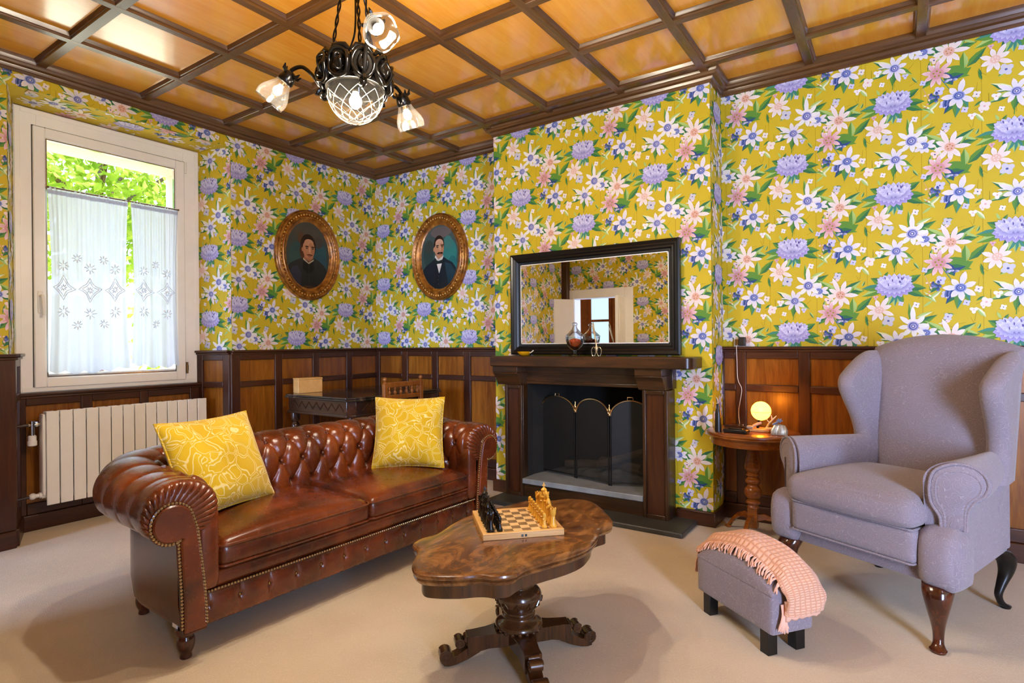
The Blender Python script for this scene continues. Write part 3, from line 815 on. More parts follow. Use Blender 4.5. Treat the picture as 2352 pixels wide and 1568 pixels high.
# ------------------------------------------------------------------ garden window behind the camera (its daylight falls past the armchair)
m = MB(); w_ = .05
m.box((GX0, YR - .06, GZ0), (GX0 + w_, YR, GZ1)); m.box((GX1 - w_, YR - .06, GZ0), (GX1, YR, GZ1)); m.box((GX0, YR - .06, GZ0), (GX1, YR, GZ0 + w_)); m.box((GX0, YR - .06, GZ1 - w_), (GX1, YR, GZ1))
w2 = struct('window_2', m, MAT['pvc'], bevel=.004)
m = MB(); quad(m, (GX0, YR - .03, GZ0), (GX1, YR - .03, GZ0), (GX1, YR - .03, GZ1), (GX0, YR - .03, GZ1)); m.build('pane', MAT['glass'], w2, smooth=False)
# ------------------------------------------------------------------ doorway in the rear wall, casing, two open leaves, hall beyond
m = MB(); cw = .13
m.box((DX0 - cw, YR, 0), (DX0, YR + .025, DZ + cw)); m.box((DX1, YR, 0), (DX1 + cw, YR + .025, DZ + cw)); m.box((DX0, YR, DZ), (DX1, YR + .025, DZ + cw))
m.box((DX0 - .02, YR - .2, 0), (DX0, YR, DZ)); m.box((DX1, YR - .2, 0), (DX1 + .02, YR, DZ)); m.box((DX0, YR - .2, DZ), (DX1, YR, DZ + .02))
d1 = struct('door_1', m, MAT['doorwhite'], bevel=.006)
def leafdoor(hx, ang, w, nm):
    m = MB(); s = 1 if w > 0 else -1
    m.box((0, -.02, .01), (w, .02, DZ - .01))
    for z0, z1 in ((.12, .8), (.9, DZ - .12)):
        m.box((w * .16, .02, z0), (w * .84, .026, z1)); m.box((w * .16, -.026, z0), (w * .84, -.02, z1))
    M = Matrix.Translation((hx, YR + .03, 0)) @ Matrix.Rotation(ang, 4, 'Z')
    m.xf(M); o = m.build('door_leaf', MAT['doorwhite'], d1, bevel=.006)
    k = MB()
    for yy in (.045, -.045):
        k.sphere((w * .92, yy, 1.0), .022, 12, 8)
    k.tube([(w * .92, -.045, 1.0), (w * .92, .045, 1.0)], .008, 8); k.xf(M); k.build('knob', MAT['brass'], o)
leafdoor(DX0 + .0, math.radians(122), .40, 'l')
leafdoor(DX1 - .0, math.radians(-98), -.40, 'r')
MAT['hallwall'] = plain('hall_wall', '#9a6a3c', .7)
m = MB()
for a, b in (((-2.2, -7.6, -.02), (3.2, -4.6, 0.0)), ((-2.2, -7.6, 2.8), (3.2, -4.6, 2.86)), ((-2.26, -7.6, 0), (-2.2, -4.6, 2.86)), ((3.2, -7.6, 0), (3.26, -4.6, 2.86)), ((-2.26, -7.66, 0), (3.26, -7.6, 2.86)), ((-2.2, -4.62, 0), (DX0 - .02, -4.6, 2.86)), ((DX1 + .02, -4.62, 0), (3.2, -4.6, 2.86)), ((DX0 - .02, -4.62, DZ + .02), (DX1 + .02, -4.6, 2.86))):
    m.box(a, b)
struct('wall_hall', m, MAT['hallwall'], smooth=False)
MAT['litpane'] = lamp('hall_daylight_pane', '#b5d8ee', 1.0)
for i, x in enumerate((-1.10, -.34, .42)):
    m = MB()
    m.box((x - .06, -7.60, 0), (x, -7.54, 2.2)); m.box((x + .40, -7.60, 0), (x + .46, -7.54, 2.2)); m.box((x, -7.6, 2.1), (x + .40, -7.54, 2.2)); m.box((x, -7.6, 0), (x + .40, -7.54, .3)); m.box((x, -7.6, 1.55), (x + .4, -7.55, 1.6))
    w = struct('window_%d' % (3 + i), m, MAT['chairwood'], bevel=.004)
    m = MB(); quad(m, (x, -7.57, .3), (x + .40, -7.57, .3), (x + .40, -7.57, 2.1), (x, -7.57, 2.1)); m.build('pane', MAT['litpane'], w, smooth=False, flip=True)
# ------------------------------------------------------------------ daylight and sky
w = bpy.data.worlds.new('sky'); sc.world = w; w.use_nodes = True
nt = w.node_tree; nt.nodes.clear()
bg = nt.nodes.new('ShaderNodeBackground'); wo = nt.nodes.new('ShaderNodeOutputWorld')
bg.inputs['Color'].default_value = L('#d3e2ff'); bg.inputs['Strength'].default_value = 3.8
nt.links.new(bg.outputs[0], wo.inputs[0])
def area(name, loc, rot, sx, sy, energy, col, portal=False, spread=180):
    ld = bpy.data.lights.new(name, 'AREA'); ld.shape = 'RECTANGLE'; ld.size = sx; ld.size_y = sy
    ld.energy = energy; ld.color = col; ld.spread = math.radians(spread)
    if portal: ld.cycles.is_portal = True
    o = bpy.data.objects.new(name, ld); COL.objects.link(o); o.location = loc; o.rotation_euler = rot
    return o
area('niche_window_portal', (-.37, (WY1 + WY2) / 2, (WZ0 + WZ1) / 2), (0, -PI / 2, 0), 1.8, 1.15, 0, (1, 1, 1), True)
area('garden_window_daylight', ((GX0 + GX1) / 2, YR - .12, (GZ0 + GZ1) / 2), (PI / 2, 0, 0), GX1 - GX0, GZ1 - GZ0, 215, L('#bdd2ff')[:3])
area('hall_daylight', (.55, -7.4, 1.25), (-PI / 2, 0, PI), 1.0, 1.9, 190, L('#b2ccff')[:3])
sd = bpy.data.lights.new('sun', 'SUN'); sd.energy = 11; sd.angle = math.radians(1); sd.color = L('#fff4e0')[:3]
so_ = bpy.data.objects.new('sun', sd); COL.objects.link(so_); so_.rotation_euler = Vector((-.04, -.62, -.78)).to_track_quat('-Z', 'Y').to_euler(); so_.location = (-3, 4, 6)
sc.view_settings.exposure = 0.86
LAMP_W, GLOBE_W = 18, 8
# ------------------------------------------------------------------ soft shapes
def rbox(m, a, b, r, n=8, crown=0, bulge=0, M=None, fn=None):
    """box with generously rounded edges; crown lifts the top, bulge swells the sides"""
    c = [(a[i] + b[i]) / 2 for i in range(3)]; h = [abs(b[i] - a[i]) / 2 for i in range(3)]
    def wp(t): return math.sin((t * 2 - 1) * PI / 2) if True else t * 2 - 1
    start = len(m.v); idx = {}; 
    def pt(q):
        p = [q[i] * h[i] for i in range(3)]
        k = [max(-(h[i] - r), min(h[i] - r, p[i])) if h[i] > r else 0 for i in range(3)]
        d = Vector([p[i] - k[i] for i in range(3)])
        if d.length > 1e-9: d = d.normalized() * r
        o = [k[i] + d[i] for i in range(3)]
        fx, fy, fz = [1 - q[i] ** 2 for i in range(3)]
        o[2] += crown * max(0, q[2]) * math.sqrt(max(0, fx) * max(0, fy) + 1e-9) * (1 if crown else 0)
        if bulge:
            o[0] += bulge * q[0] * fy * fz; o[1] += bulge * q[1] * fx * fz; o[2] += bulge * q[2] * fx * fy
        v = Vector([o[i] + c[i] for i in range(3)])
        if fn: v = Vector(fn(v))
        return M @ v if M is not None else v
    def vid(q):
        key = tuple(round(x, 5) for x in q)
        if key not in idx:
            idx[key] = len(m.v); m.v.append(tuple(pt(q)))
        return idx[key]
    for ax in range(3):
        for sg in (-1, 1):
            u, w = (ax + 1) % 3, (ax + 2) % 3
            for i in range(n):
                for j in range(n):
                    qs = []
                    for di, dj in ((0, 0), (1, 0), (1, 1), (0, 1)):
                        q = [0, 0, 0]; q[ax] = sg; q[u] = wp((i + di) / n); q[w] = wp((j + dj) / n); qs.append(vid(q))
                    m.f.append(tuple(qs if sg > 0 else qs[::-1]))
    return m
def pillow(m, w, h, T, M, n=26, ear=.07):
    """square scatter cushion with drawn-in sides and pointed corners"""
    def P(u, v, s):
        x = u * (w / 2) * (1 - ear * (1 - v * v)); y = v * (h / 2) * (1 - ear * (1 - u * u))
        e = max(0, (1 - abs(u) ** 3)) * max(0, (1 - abs(v) ** 3))
        z = s * (T / 2) * e ** .55
        z += .004 * math.sin(9 * u + 3 * v) * e + .003 * math.sin(7 * v - 2 * u) * e
        return M @ Vector((x, y, z))
    def wp(t): return math.sin((2 * t - 1) * PI / 2)
    for s in (1, -1): m.grid(lambda a, b: P(wp(a), wp(b), s), n, n)
    return m
def pillow_edge(w, h, M, ear=.07, n=18):
    pts = []
    for k in range(4):
        for i in range(n):
            t = -1 + 2 * i / n
            u, v = ((t, -1), (1, t), (-t, 1), (-1, -t))[k]
            pts.append(M @ Vector((u * (w / 2) * (1 - ear * (1 - v * v)), v * (h / 2) * (1 - ear * (1 - u * u)), 0)))
    return pts
# ------------------------------------------------------------------ chesterfield sofa
SO = thing('chesterfield_sofa', 'tufted brown leather chesterfield sofa with two seat cushions and rolled arms', 'sofa', (2.08, -2.87, 0), math.radians(87.4))
SL, XI0, XI1, YB, RC = 1.70, .13, 1.57, .48, .10
segs = [('l', (XI0, 0), (XI0, YB - RC)), ('a', (XI0 + RC, YB - RC), PI, PI / 2), ('l', (XI0 + RC, YB), (XI1 - RC, YB)), ('a', (XI1 - RC, YB - RC), PI / 2, 0), ('l', (XI1, YB - RC), (XI1, 0))]
ARL = (RC + .07) * PI / 2
seglen = [YB - RC, ARL, XI1 - XI0 - 2 * RC, ARL, YB - RC]
cum = [0]
for q in seglen: cum.append(cum[-1] + q)
UT = cum[-1]
def spath(u):
    u = max(0, min(UT, u))
    for i, s in enumerate(segs):
        if u <= cum[i + 1] + 1e-9:
            t = (u - cum[i]) / seglen[i]
            if s[0] == 'l':
                a, b = Vector(s[1]), Vector(s[2]); d = (b - a).normalized()
                return a + (b - a) * t, Vector((-d.y, d.x))
            an = lerp(s[2], s[3], t); d = Vector((math.cos(an), math.sin(an)))
            return Vector(s[1]) + d * RC, d
PR = [(.020, .330), (.012, .42), (.006, .48)]
def sprofile(u):
    """cross-section polyline (offset outward, z) at path position u"""
    k = sstep(.15, .55, u) * sstep(.15, .55, UT - u)
    zt = lerp(.655, .690, k); rz = lerp(.098, .115, k); zc = zt - rz; rx = .118
    pts = [(.020, .330), (.010, .42), (.004, zc - .03)]
    for i in range(0, 31):
        a = math.radians(180 - i * (180 + 112) / 30)
        pts.append((.122 + rx * math.cos(a), zc + rz * math.sin(a)))
    return pts
def polyl(pts, t):
    """point, normal at arclength fraction; also arclength"""
    L_ = [0]
    for a, b in zip(pts, pts[1:]): L_.append(L_[-1] + math.hypot(b[0] - a[0], b[1] - a[1]))
    s = t * L_[-1]
    for i in range(len(pts) - 1):
        if s <= L_[i + 1] + 1e-9:
            f = (s - L_[i]) / (L_[i + 1] - L_[i]); a, b = pts[i], pts[i + 1]
            d = (b[0] - a[0], b[1] - a[1]); l = math.hypot(*d)
            return (lerp(a[0], b[0], f), lerp(a[1], b[1], f)), (-d[1] / l, d[0] / l), s, L_[-1]
PUs, PVs, SLAST = .1205, .112, .345
U0 = cum[2] + (.638 - XI0 - RC) - .1205 * 20
def tuft(u, s):
    su = (u - U0) / PUs; t = (s - SLAST) / PVs
    if t > 0:
        cr = abs(math.sin(PI * su)); k = max(0, 1 - t * .22)
        h = .017 * cr ** .28 * k + .010 * (1 - k)
    else:
        tt = max(t, -2.0)
        p, q = su + tt / 2, su - tt / 2
        h = .027 * (abs(math.sin(PI * p)) * abs(math.sin(PI * q))) ** .38
    # buttons
    for j in (0, -1, -2):
        uu = su - (.5 if j == -1 else 0); du = (uu - round(uu)) * PUs; dv = (t - j) * PVs
        h -= .018 * math.exp(-(du * du + dv * dv) / (.014 ** 2))
    return h
def sroll(u0, u1, nu, nv, name, mat):
    m = MB()
    def P(a, b):
        u = lerp(u0, u1, a); p, n = spath(u); (o, z), nn, s, Ls = polyl(sprofile(u), b)
        h = tuft(u, s) * sstep(0, .03, u) * sstep(0, .03, UT - u) if s < Ls * .8 else tuft(u, s) * .8 * sstep(0, .03, u) * sstep(0, .03, UT - u)
        # outward side of the profile: normal (nn) points to the left of travel = away from the stuffing
        o2, z2 = o - (-nn[0]) * 0 + nn[0] * h, z + nn[1] * h
        return (p.x + n.x * o2, p.y + n.y * o2, z2)
    m.grid(P, nu, nv)
    return m.build(name, mat, SO, ang=80, recalc=False)
uc0, uc1 = cum[1] + ARL / 2, cum[3] + ARL / 2
arm_l = sroll(0, uc0, 80, 130, 'arm', MAT['leather'])
back = sroll(uc0, uc1, 260, 130, 'backrest', MAT['leather'])
arm_r = sroll(uc1, UT, 80, 130, 'arm', MAT['leather'])
# covered buttons
for i in range(-2, 60):
    for j in (0, -1):
        u = U0 + (i + (.5 if j == -1 else 0)) * PUs
        if u < .04 or u > UT - .04: continue
        p, n = spath(u); pr = sprofile(u); Ls = polyl(pr, 1)[3]
        (o, z), nn, s, _ = polyl(pr, (SLAST + j * PVs) / Ls)
        m = MB(); m.sphere((p.x + n.x * (o + .008 * nn[0]), p.y + n.y * (o + .008 * nn[0]), z - .008 * nn[1]), .010, 10, 8)
        m.build('button', MAT['leather_d'], arm_l if u < uc0 else back if u < uc1 else arm_r, ang=80)
# outer body under the roll
m = MB()
oprof = [(.125, .47), (.130, .40), (.130, .22), (.120, .14), (.105, .112), (.03, .112), (.03, .30)]
rings = []
for i in range(0, 81):
    p, n = spath(UT * i / 80); rings.append([(p.x + n.x * o, p.y + n.y * o, z) for o, z in oprof])
m.loft(rings, True)
m.build('outer_panel', MAT['leather_d'], SO, ang=50)
m = MB(); m.box((.016, .050, .114), (.0195, .085, .136)); m.build('care_tag', MAT['white'], SO)
# arm fronts: pleated roll end and scroll facing with nailheads
def armfront(sx, x0):
    """sx = +1 for the left arm, -1 mirrored"""
    X = lambda x: x0 + sx * x
    zc, rz, rx, cx = .557, .112, .135, XI0 - .122
    sc_c = (-.030, .525); sr = .066
    m = MB()
    def P(a, b):
        th = a * 2 * PI; pl = abs(math.sin(th * 14)) ** .6
        ox, oz = cx + rx * math.cos(th), zc + rz * math.sin(th)
        ix, iz = sc_c[0] + sr * .9 * math.cos(th), sc_c[1] + sr * .9 * math.sin(th)
        dome = math.sin(min(1, b * 1.02) * PI / 2) ** .6
        k = 1 - b
        x, z = lerp(ox, ix, 1 - math.sqrt(max(0, 1 - b * b)) if b < 1 else 1), lerp(oz, iz, 1 - math.sqrt(max(0, 1 - b * b)) if b < 1 else 1)
        y = .03 - .058 * dome - .008 * pl * math.sin(PI * min(1, b)) ** .5
        return (X(x), y, z)
    m.grid(P, 168, 16)
    m.build('arm_front', MAT['leather'], SO, ang=80, recalc=True)
    # inner front edge of the arm between facing and seat
    m = MB(); rbox(m, (min(X(.06), X(.145)), -.028, .24), (max(X(.06), X(.145)), .10, .55), .03, 8); m.build('arm_edge', MAT['leather'], SO, ang=80)
    # facing outline: scroll head on a stem
    out = []
    for i in range(0, 25):
        a = math.radians(-62 - i * (270) / 24); out.append((sc_c[0] + sr * math.cos(a), sc_c[1] + sr * math.sin(a)))
    # after the head the right side runs down to the foot
    stem_r = [(.048, .49), (.056, .43), (.064, .36), (.072, .28), (.077, .20), (.080, .125)]
    stem_l = [(.004, .125), (.004, .22), (.000, .32), (-.004, .40), (-.006, .455)]
    head = out
    poly = spline([(x, z, 0) for x, z in head + stem_r], 3)
    poly = [(q.x, q.y) for q in poly] + [(q.x, q.y) for q in spline([(x, z, 0) for x, z in stem_l], 3)]
    m = MB(); n = len(poly)
    ring0 = [(X(x), -.018, z) for x, z in poly]; ring1 = [(X(x), -.040, z) for x, z in poly]
    cxm = sum(p[0] for p in poly) / n; 
    def inset(d, y):
        o = []
        for i in range(n):
            a, b = Vector(poly[i - 1]), Vector(poly[(i + 1) % n]); t_ = (b - a).normalized(); nn = Vector((t_.y, -t_.x))
            o.append((X(poly[i][0] + nn.x * d), y, poly[i][1] + nn.y * d))
        return o
    ar = sum(poly[i][0] * poly[(i + 1) % n][1] - poly[(i + 1) % n][0] * poly[i][1] for i in range(n))
    sg = 1 if ar < 0 else -1
    m.loft([ring0, ring1, inset(.005 * sg, -.046)], True)
    fac = m.build('arm_facing', MAT['leather'], SO, ang=25, tri=True)
    m = MB()
    pts = inset(-.005 * sg, -.036)
    L_ = 0; last = None
    path = pts + [pts[0]]
    acc = 0
    for a, b in zip(path, path[1:]):
        a, b = Vector(a), Vector(b); l = (b - a).length; s = -acc
        while True:
            s += .0125
            if s > l: acc = l - (s - .0125); break
            q = a + (b - a) * (s / l)
            if q.z > .135: m.sphere(tuple(q), .0054, 7, 5, (1, .8, 1))
    m.build('nailhead_trim', MAT['nail'], fac)
    m = MB(); m.tube(inset(-.0045 * sg, -.030), .0075, 8, closed=True); m.build('welt', MAT['leather_d'], fac)
armfront(1, 0); armfront(-1, SL)
# front rail, nail line, tufted base
xa, xb = .085, SL - .085
m = MB()
def PB(a, b):
    x = lerp(xa, xb, a); z = lerp(.112, .238, b)
    g = (x - .1015) / .1213
    cr = abs(math.sin(PI * g)); f = math.sin(PI * b) ** .45
    y = .0 - .022 * f * (.25 + .75 * cr ** .4)
    dz = (z - .182); du = (g - round(g)) * .1213
    y += .006 * math.exp(-(du * du + dz * dz) / (.009 ** 2))
    return (x, y, z)
m.grid(PB, 260, 20)
m.grid(lambda a, b: (lerp(xa, xb, a), lerp(.0, .40, b), .112), 4, 2)
base = m.build('front_base', MAT['leather'], SO, ang=80)
for k in range(0, 13):
    x = .1015 + .1213 * (k + 0)
    if xa + .02 < x < xb - .02:
        m = MB(); m.sphere((x, -.006, .182), .0075, 8, 6); m.build('button', MAT['bronze'], base, ang=80)
m = MB(); rbox(m, (xa, -.012, .236), (xb, .2, .305), .022, 8); rail = m.build('front_rail', MAT['leather'], SO, ang=80)
m = MB()
k = 0
while xa + .0125 * k < xb: m.sphere((xa + .0125 * k, -.019, .240), .0046, 7, 5); k += 1
m.build('nailhead_trim', MAT['nail'], rail)
m = MB(); m.tube([(xa, -.014, .237), (xb, -.014, .237)], .006, 8); m.build('welt', MAT['leather_d'], rail)
# seat cushions with piping
def seat(x0, x1, name='seat_cushion'):
    m = MB(); rbox(m, (x0, -.028, .302), (x1, .53, .405), .034, 16, crown=.042, bulge=.006)
    c = m.build(name, MAT['leather'], SO, ang=80)
    for z in (.392, .316):
        m = MB(); r = .03; pts = []
        for cx, cy, a0 in ((x0 + r, -.028 + r, 180), (x1 - r, -.028 + r, 270), (x1 - r, .53 - r, 0), (x0 + r, .53 - r, 90)):
            for i in range(5):
                a = math.radians(a0 + i * 22.5); pts.append((cx + (r + .001) * math.cos(a), cy + (r + .001) * math.sin(a), z))
        m.tube(pts, .0048, 8, closed=True); m.build('piping', MAT['leather'], c)
seat(XI0 + .012, .849); seat(.851, XI1 - .012)
# turned feet
for x, y in ((.045, .045), (SL - .045, .045), (.10, .56), (SL - .10, .56)):
    m = MB(); m.lathe(spl([(.018, 0), (.021, .004), (.020, .018), (.027, .035), (.031, .055), (.030, .072), (.026, .084), (.034, .090), (.036, .100), (.036, .114)]), (x, y, 0), 20)
    m.build('leg', MAT['legdark'], SO)
# ------------------------------------------------------------------ yellow scatter cushions
def scatter(label, B0, B1, tiltdeg, h, T, lift=.0):
    B0, B1 = Vector(B0), Vector(B1); e = (B1 - B0); w = e.length; e.normalize()
    bk = Vector((0, 0, 1)).cross(e); t_ = math.radians(tiltdeg)
    upv = Vector((0, 0, 1)) * math.sin(t_) + bk * math.cos(t_); n = e.cross(upv)
    c = (B0 + B1) / 2 + upv * (h / 2) + Vector((0, 0, lift))
    root = thing('scatter_cushion', label, 'cushion', tuple(c), 0, 'yellow cushions on the sofa')
    M = Matrix((e, upv, n)).transposed().to_4x4()
    m = MB(); pillow(m, w, h, T, M); cv = m.build('cover', MAT['yellow'], root, ang=80)
    m = MB(); m.tube(pillow_edge(w, h, M), .0045, 8, closed=True); m.build('piping', MAT['yellow'], cv)
    return root
scatter('yellow cushion with white loop pattern leaning at the radiator end of the sofa', (1.885, -2.745, .445), (1.775, -2.285, .445), 66, .42, .15)
scatter('yellow cushion with white loop pattern leaning at the fireplace end of the sofa', (1.760, -1.668, .445), (2.075, -1.415, .440), 66, .42, .15)
# ------------------------------------------------------------------ fireplace surround
FP = thing('fireplace_surround', 'dark wooden fireplace surround with thick mantel shelf and panelled pilasters', 'fireplace', (2.45, -.42, 0))
def F(m, name, mat, par=FP, **k):
    m.xf(Matrix.Translation((-2.45, .42, 0))); return m.build(name, mat, par, **k)
m = MB(); r = .045; y0, y1, x0, x1 = -.505, -.2745, 1.738, 3.208
poly = [(x0, y1), (x0, y0), (x1 - r, y0)] + [(x1 - r + r * math.sin(a), y0 + r - r * math.cos(a)) for a in [PI / 2 * k / 6 for k in range(1, 7)]] + [(x1, y1)]
m.prism(poly, .976, 1.048); F(m, 'mantel_shelf', MAT['mantel'], bevel=.006)
m = MB(); m.box((1.80, -.345, .843), (3.045, -.2745, .976)); m.box((1.955, -.362, .925), (2.872, -.33, .976)); m.box((1.955, -.352, .843), (2.872, -.34, .866)); F(m, 'lintel', MAT['mantel'], bevel=.004)
def pil(xa, xb):
    m = MB(); w = .022
    m.box((xa, -.398, .03), (xb, -.2745, .838))
    m.box((xa, -.42, .03), (xa + w, -.398, .838)); m.box((xb - w, -.42, .03), (xb, -.398, .838)); m.box((xa + w, -.42, .03), (xb - w, -.398, .058)); m.box((xa + w, -.42, .812), (xb - w, -.398, .838))
    o = F(m, 'pilaster', MAT['mantel_v'], bevel=.004)
    m = MB(); m.box((xa + w, -.4, .058), (xb - w, -.402, .812)); F(m, 'panel', MAT['wain_dark'], o)
    # corbel bracket
    m = MB(); sx0, sx1 = (1.742, 1.958) if xa < 2.3 else (2.842, 3.02)
    m.box((sx0, -.478, .930), (sx1, -.28, .976)); 
    pr = [(-.28, .930), (-.486, .930), (-.486, .922), (-.472, .912), (-.452, .885), (-.435, .856), (-.424, .838), (-.28, .838)]
    m.loft([[(q, y, z) for y, z in pr] for q in (lerp(sx0, xa, .15), lerp(sx1, xb, .15))])
    F(m, 'corbel', MAT['mantel'], bevel=.003)
pil(1.808, 1.957); pil(2.870, 3.034)
m = MB(); m.box((1.957, -.400, .03), (2.870, -.2745, .127)); F(m, 'base_panel', MAT['mantel'], bevel=.004)
MAT['hearth'] = plain('grey_slate_hearth', '#8d9396', .45, var=.2, vs=9)
m = MB(); m.box((1.958, -.425, .127), (2.869, .2, .165)); F(m, 'hearth_slab', MAT['hearth'], bevel=.005)
m = MB(); m.box((1.768, -.605, 0), (3.176, -.2745, .032)); F(m, 'plinth', MAT['slate'], bevel=.008)
# firebox lining
MAT['soot'] = plain('sooty_brick', '#1d1a15', .85, var=.35, vs=7)
m = MB()
a, b, yb_, zb_, zt_ = 1.958, 2.870, .22, .165, .90
quad(m, (a, yb, zb_), (a + .10, yb_, zb_), (a + .10, yb_, zt_), (a, yb, zt_)); quad(m, (b, yb, zb_), (b, yb, zt_), (b - .10, yb_, zt_), (b - .10, yb_, zb_))
quad(m, (a, yb_, zb_), (b, yb_, zb_), (b, yb_, zt_), (a, yb_, zt_)); quad(m, (a, yb, zt_), (a, yb_, zt_), (b, yb_, zt_), (b, yb, zt_)); quad(m, (a, yb, zb_ - .01), (b, yb, zb_ - .01), (b, yb_, zb_ - .01), (a, yb_, zb_ - .01))
m.box((a - .04, -.27, zb_ - .1), (a, -.34, zt_)); m.box((b, -.27, zb_ - .1), (b + .04, -.34, zt_)); m.box((a - .04, -.27, zt_), (b + .04, -.34, zt_ + .1))
F(m, 'firebox', MAT['soot'], recalc=False, smooth=False)
# fire screen, three hinged mesh leaves with brass arches
SC = thing('fire_screen', 'three-leaf black mesh fire screen with brass arched tops on the hearth', 'fire screen', (2.35, -.2, .165))
t = NT('fire_mesh'); gv = t.coord()
tr = t.n('ShaderNodeBsdfTransparent', {'Color': (1, 1, 1, 1)}); df = t.pbsdf(L('#262624'), .55, .1)
MAT['mesh'] = t.done(t.n('ShaderNodeMixShader', {0: .62, 1: tr, 2: df}))
hg = [(1.955, -.155), (2.285, -.215), (2.585, -.290), (2.845, -.185)]
S0 = Vector((2.35, -.2, .165))
for k in range(3):
    a, b = Vector((hg[k][0], hg[k][1], .165)) - S0, Vector((hg[k + 1][0], hg[k + 1][1], .165)) - S0
    d = (b - a).normalized(); a = a + d * .008; b = b - d * .008; w = (b - a).length
    def AP(t_, z): return a + (b - a) * t_ + Vector((0, 0, z))
    hs, ha = .475, .105
    arch = [AP(.5 - .5 * math.cos(PI * i / 24), hs + ha * math.sin(PI * i / 24)) for i in range(25)]
    m = MB(); m.tube([AP(0, .0), AP(0, hs)], .006, 8); m.tube([AP(1, .0), AP(1, hs)], .006, 8); m.tube([AP(0, .02), AP(1, .02)], .005, 8)
    fr = m.build('frame', MAT['black'], SC)
    m = MB(); m.tube(arch, .0062, 8); m.build('arch', MAT['brass'], fr)
    m = MB(); c0 = [AP(i / 24, .02) for i in range(25)]; c1 = arch
    m.grid(lambda u, v: tuple(lerp(AP(.5 - .5 * math.cos(PI * u), .02), arch[int(round(u * 24))], v)), 24, 4); m.build('mesh_panel', MAT['mesh'], fr, recalc=False)
    if k != 1:
        m = MB(); cq = AP(.5, hs + ha); m.tube([cq + d * -.02, cq + d * -.018 + Vector((0, 0, .022)), cq + d * .018 + Vector((0, 0, .022)), cq + d * .02], .004, 8); m.build('handle', MAT['brass'], fr)
for k in range(4):
    q = Vector((hg[k][0], hg[k][1], .165)) - S0
    m = MB(); m.lathe([(.008, .475), (.010, .485), (.006, .495), (.011, .508), (.012, .518), (.007, .530), (.004, .538), (.006, .546), (.003, .554)], tuple(q), 12); m.build('finial', MAT['brass'], SC)
MAT['bark'] = wood('firewood', '#3a2c20', '#6a543f', '#8f7a60', 'x', .8, rough=.8)
MAT['ash'] = plain('ash', '#8a867d', .95, var=.25, vs=20)
m = MB()
rr = random.Random(5)
m.grid(lambda u, v: (lerp(2.08, 2.75, u), lerp(-.12, .17, v), .166 + .045 * math.sin(PI * u) * math.sin(PI * v) + .012 * math.sin(u * 31) * math.sin(v * 17) * math.sin(PI * u) * math.sin(PI * v)), 40, 20)
tag(m.build('ash_heap', MAT['ash'], None, flip=False), 'heap of grey ash on the hearth behind the fire screen', 'ash', None, 'stuff')
for i, (x, y, z, ln, r_, az, tl, lab) in enumerate(((2.30, .02, .225, .42, .032, .15, .03, 'short log lying flat in the ash at the left of the firebox'), (2.52, .05, .235, .40, .036, -.35, .0, 'thick log lying crosswise in the middle of the firebox'), (2.55, -.01, .30, .36, .028, .55, .10, 'thin log propped on top of the other logs in the firebox'))):
    th_ = thing('log', lab, 'log', (x, y, z), az, 'logs behind the fire screen')
    m = MB(); m.tube([(-ln / 2, 0, -tl * .5), (-ln / 6, .006, -tl * .15), (ln / 6, -.004, tl * .15), (ln / 2, 0, tl * .5)], [r_, r_ * 1.08, r_ * .98, r_ * 1.02], 12); m.build('bark', MAT['bark'], th_)
# ------------------------------------------------------------------ framed mirror standing on the mantel
MI = thing('framed_mirror', 'large black framed mirror standing on the mantel shelf against the wallpaper', 'mirror', (2.443, -.29, 1.048))
MX0, MX1, MZ0, MZ1 = -.643, .643, .008, .752
fp = [(.0, .0), (.0, -.030), (.010, -.034), (.022, -.028), (.030, -.030), (.042, -.022), (.052, -.024), (.062, -.014), (.074, -.012), (.080, -.004), (.080, .0)]
m = MB(); rings = []
for d, y in fp:
    rings.append([(MX0 + d, y, MZ0 + d), (MX1 - d, y, MZ0 + d), (MX1 - d, y, MZ1 - d), (MX0 + d, y, MZ1 - d)])
m.loft(rings + [rings[0]], False); m.build('frame', MAT['black'], MI, ang=15)
d = .074
m = MB(); m.box((MX0 + d, -.006, MZ0 + d), (MX1 - d, -.001, MZ1 - d)); m.build('glass', MAT['mirror'], MI, smooth=False)
m = MB(); e_ = .079
m.box((MX0 + d, -.0075, MZ0 + d), (MX0 + d + .009, -.006, MZ1 - d)); m.box((MX1 - d - .009, -.0075, MZ0 + d), (MX1 - d, -.006, MZ1 - d)); m.box((MX0 + d, -.0075, MZ0 + d), (MX1 - d, -.006, MZ0 + d + .009)); m.box((MX0 + d, -.0075, MZ1 - d - .009), (MX1 - d, -.006, MZ1 - d)); m.build('bevelled_edge', MAT['white'], MI)
m = MB(); m.box((MX0 + .01, 0, MZ0 + .01), (MX1 - .01, .012, MZ1 - .01)); m.build('backing', MAT['black'], MI)
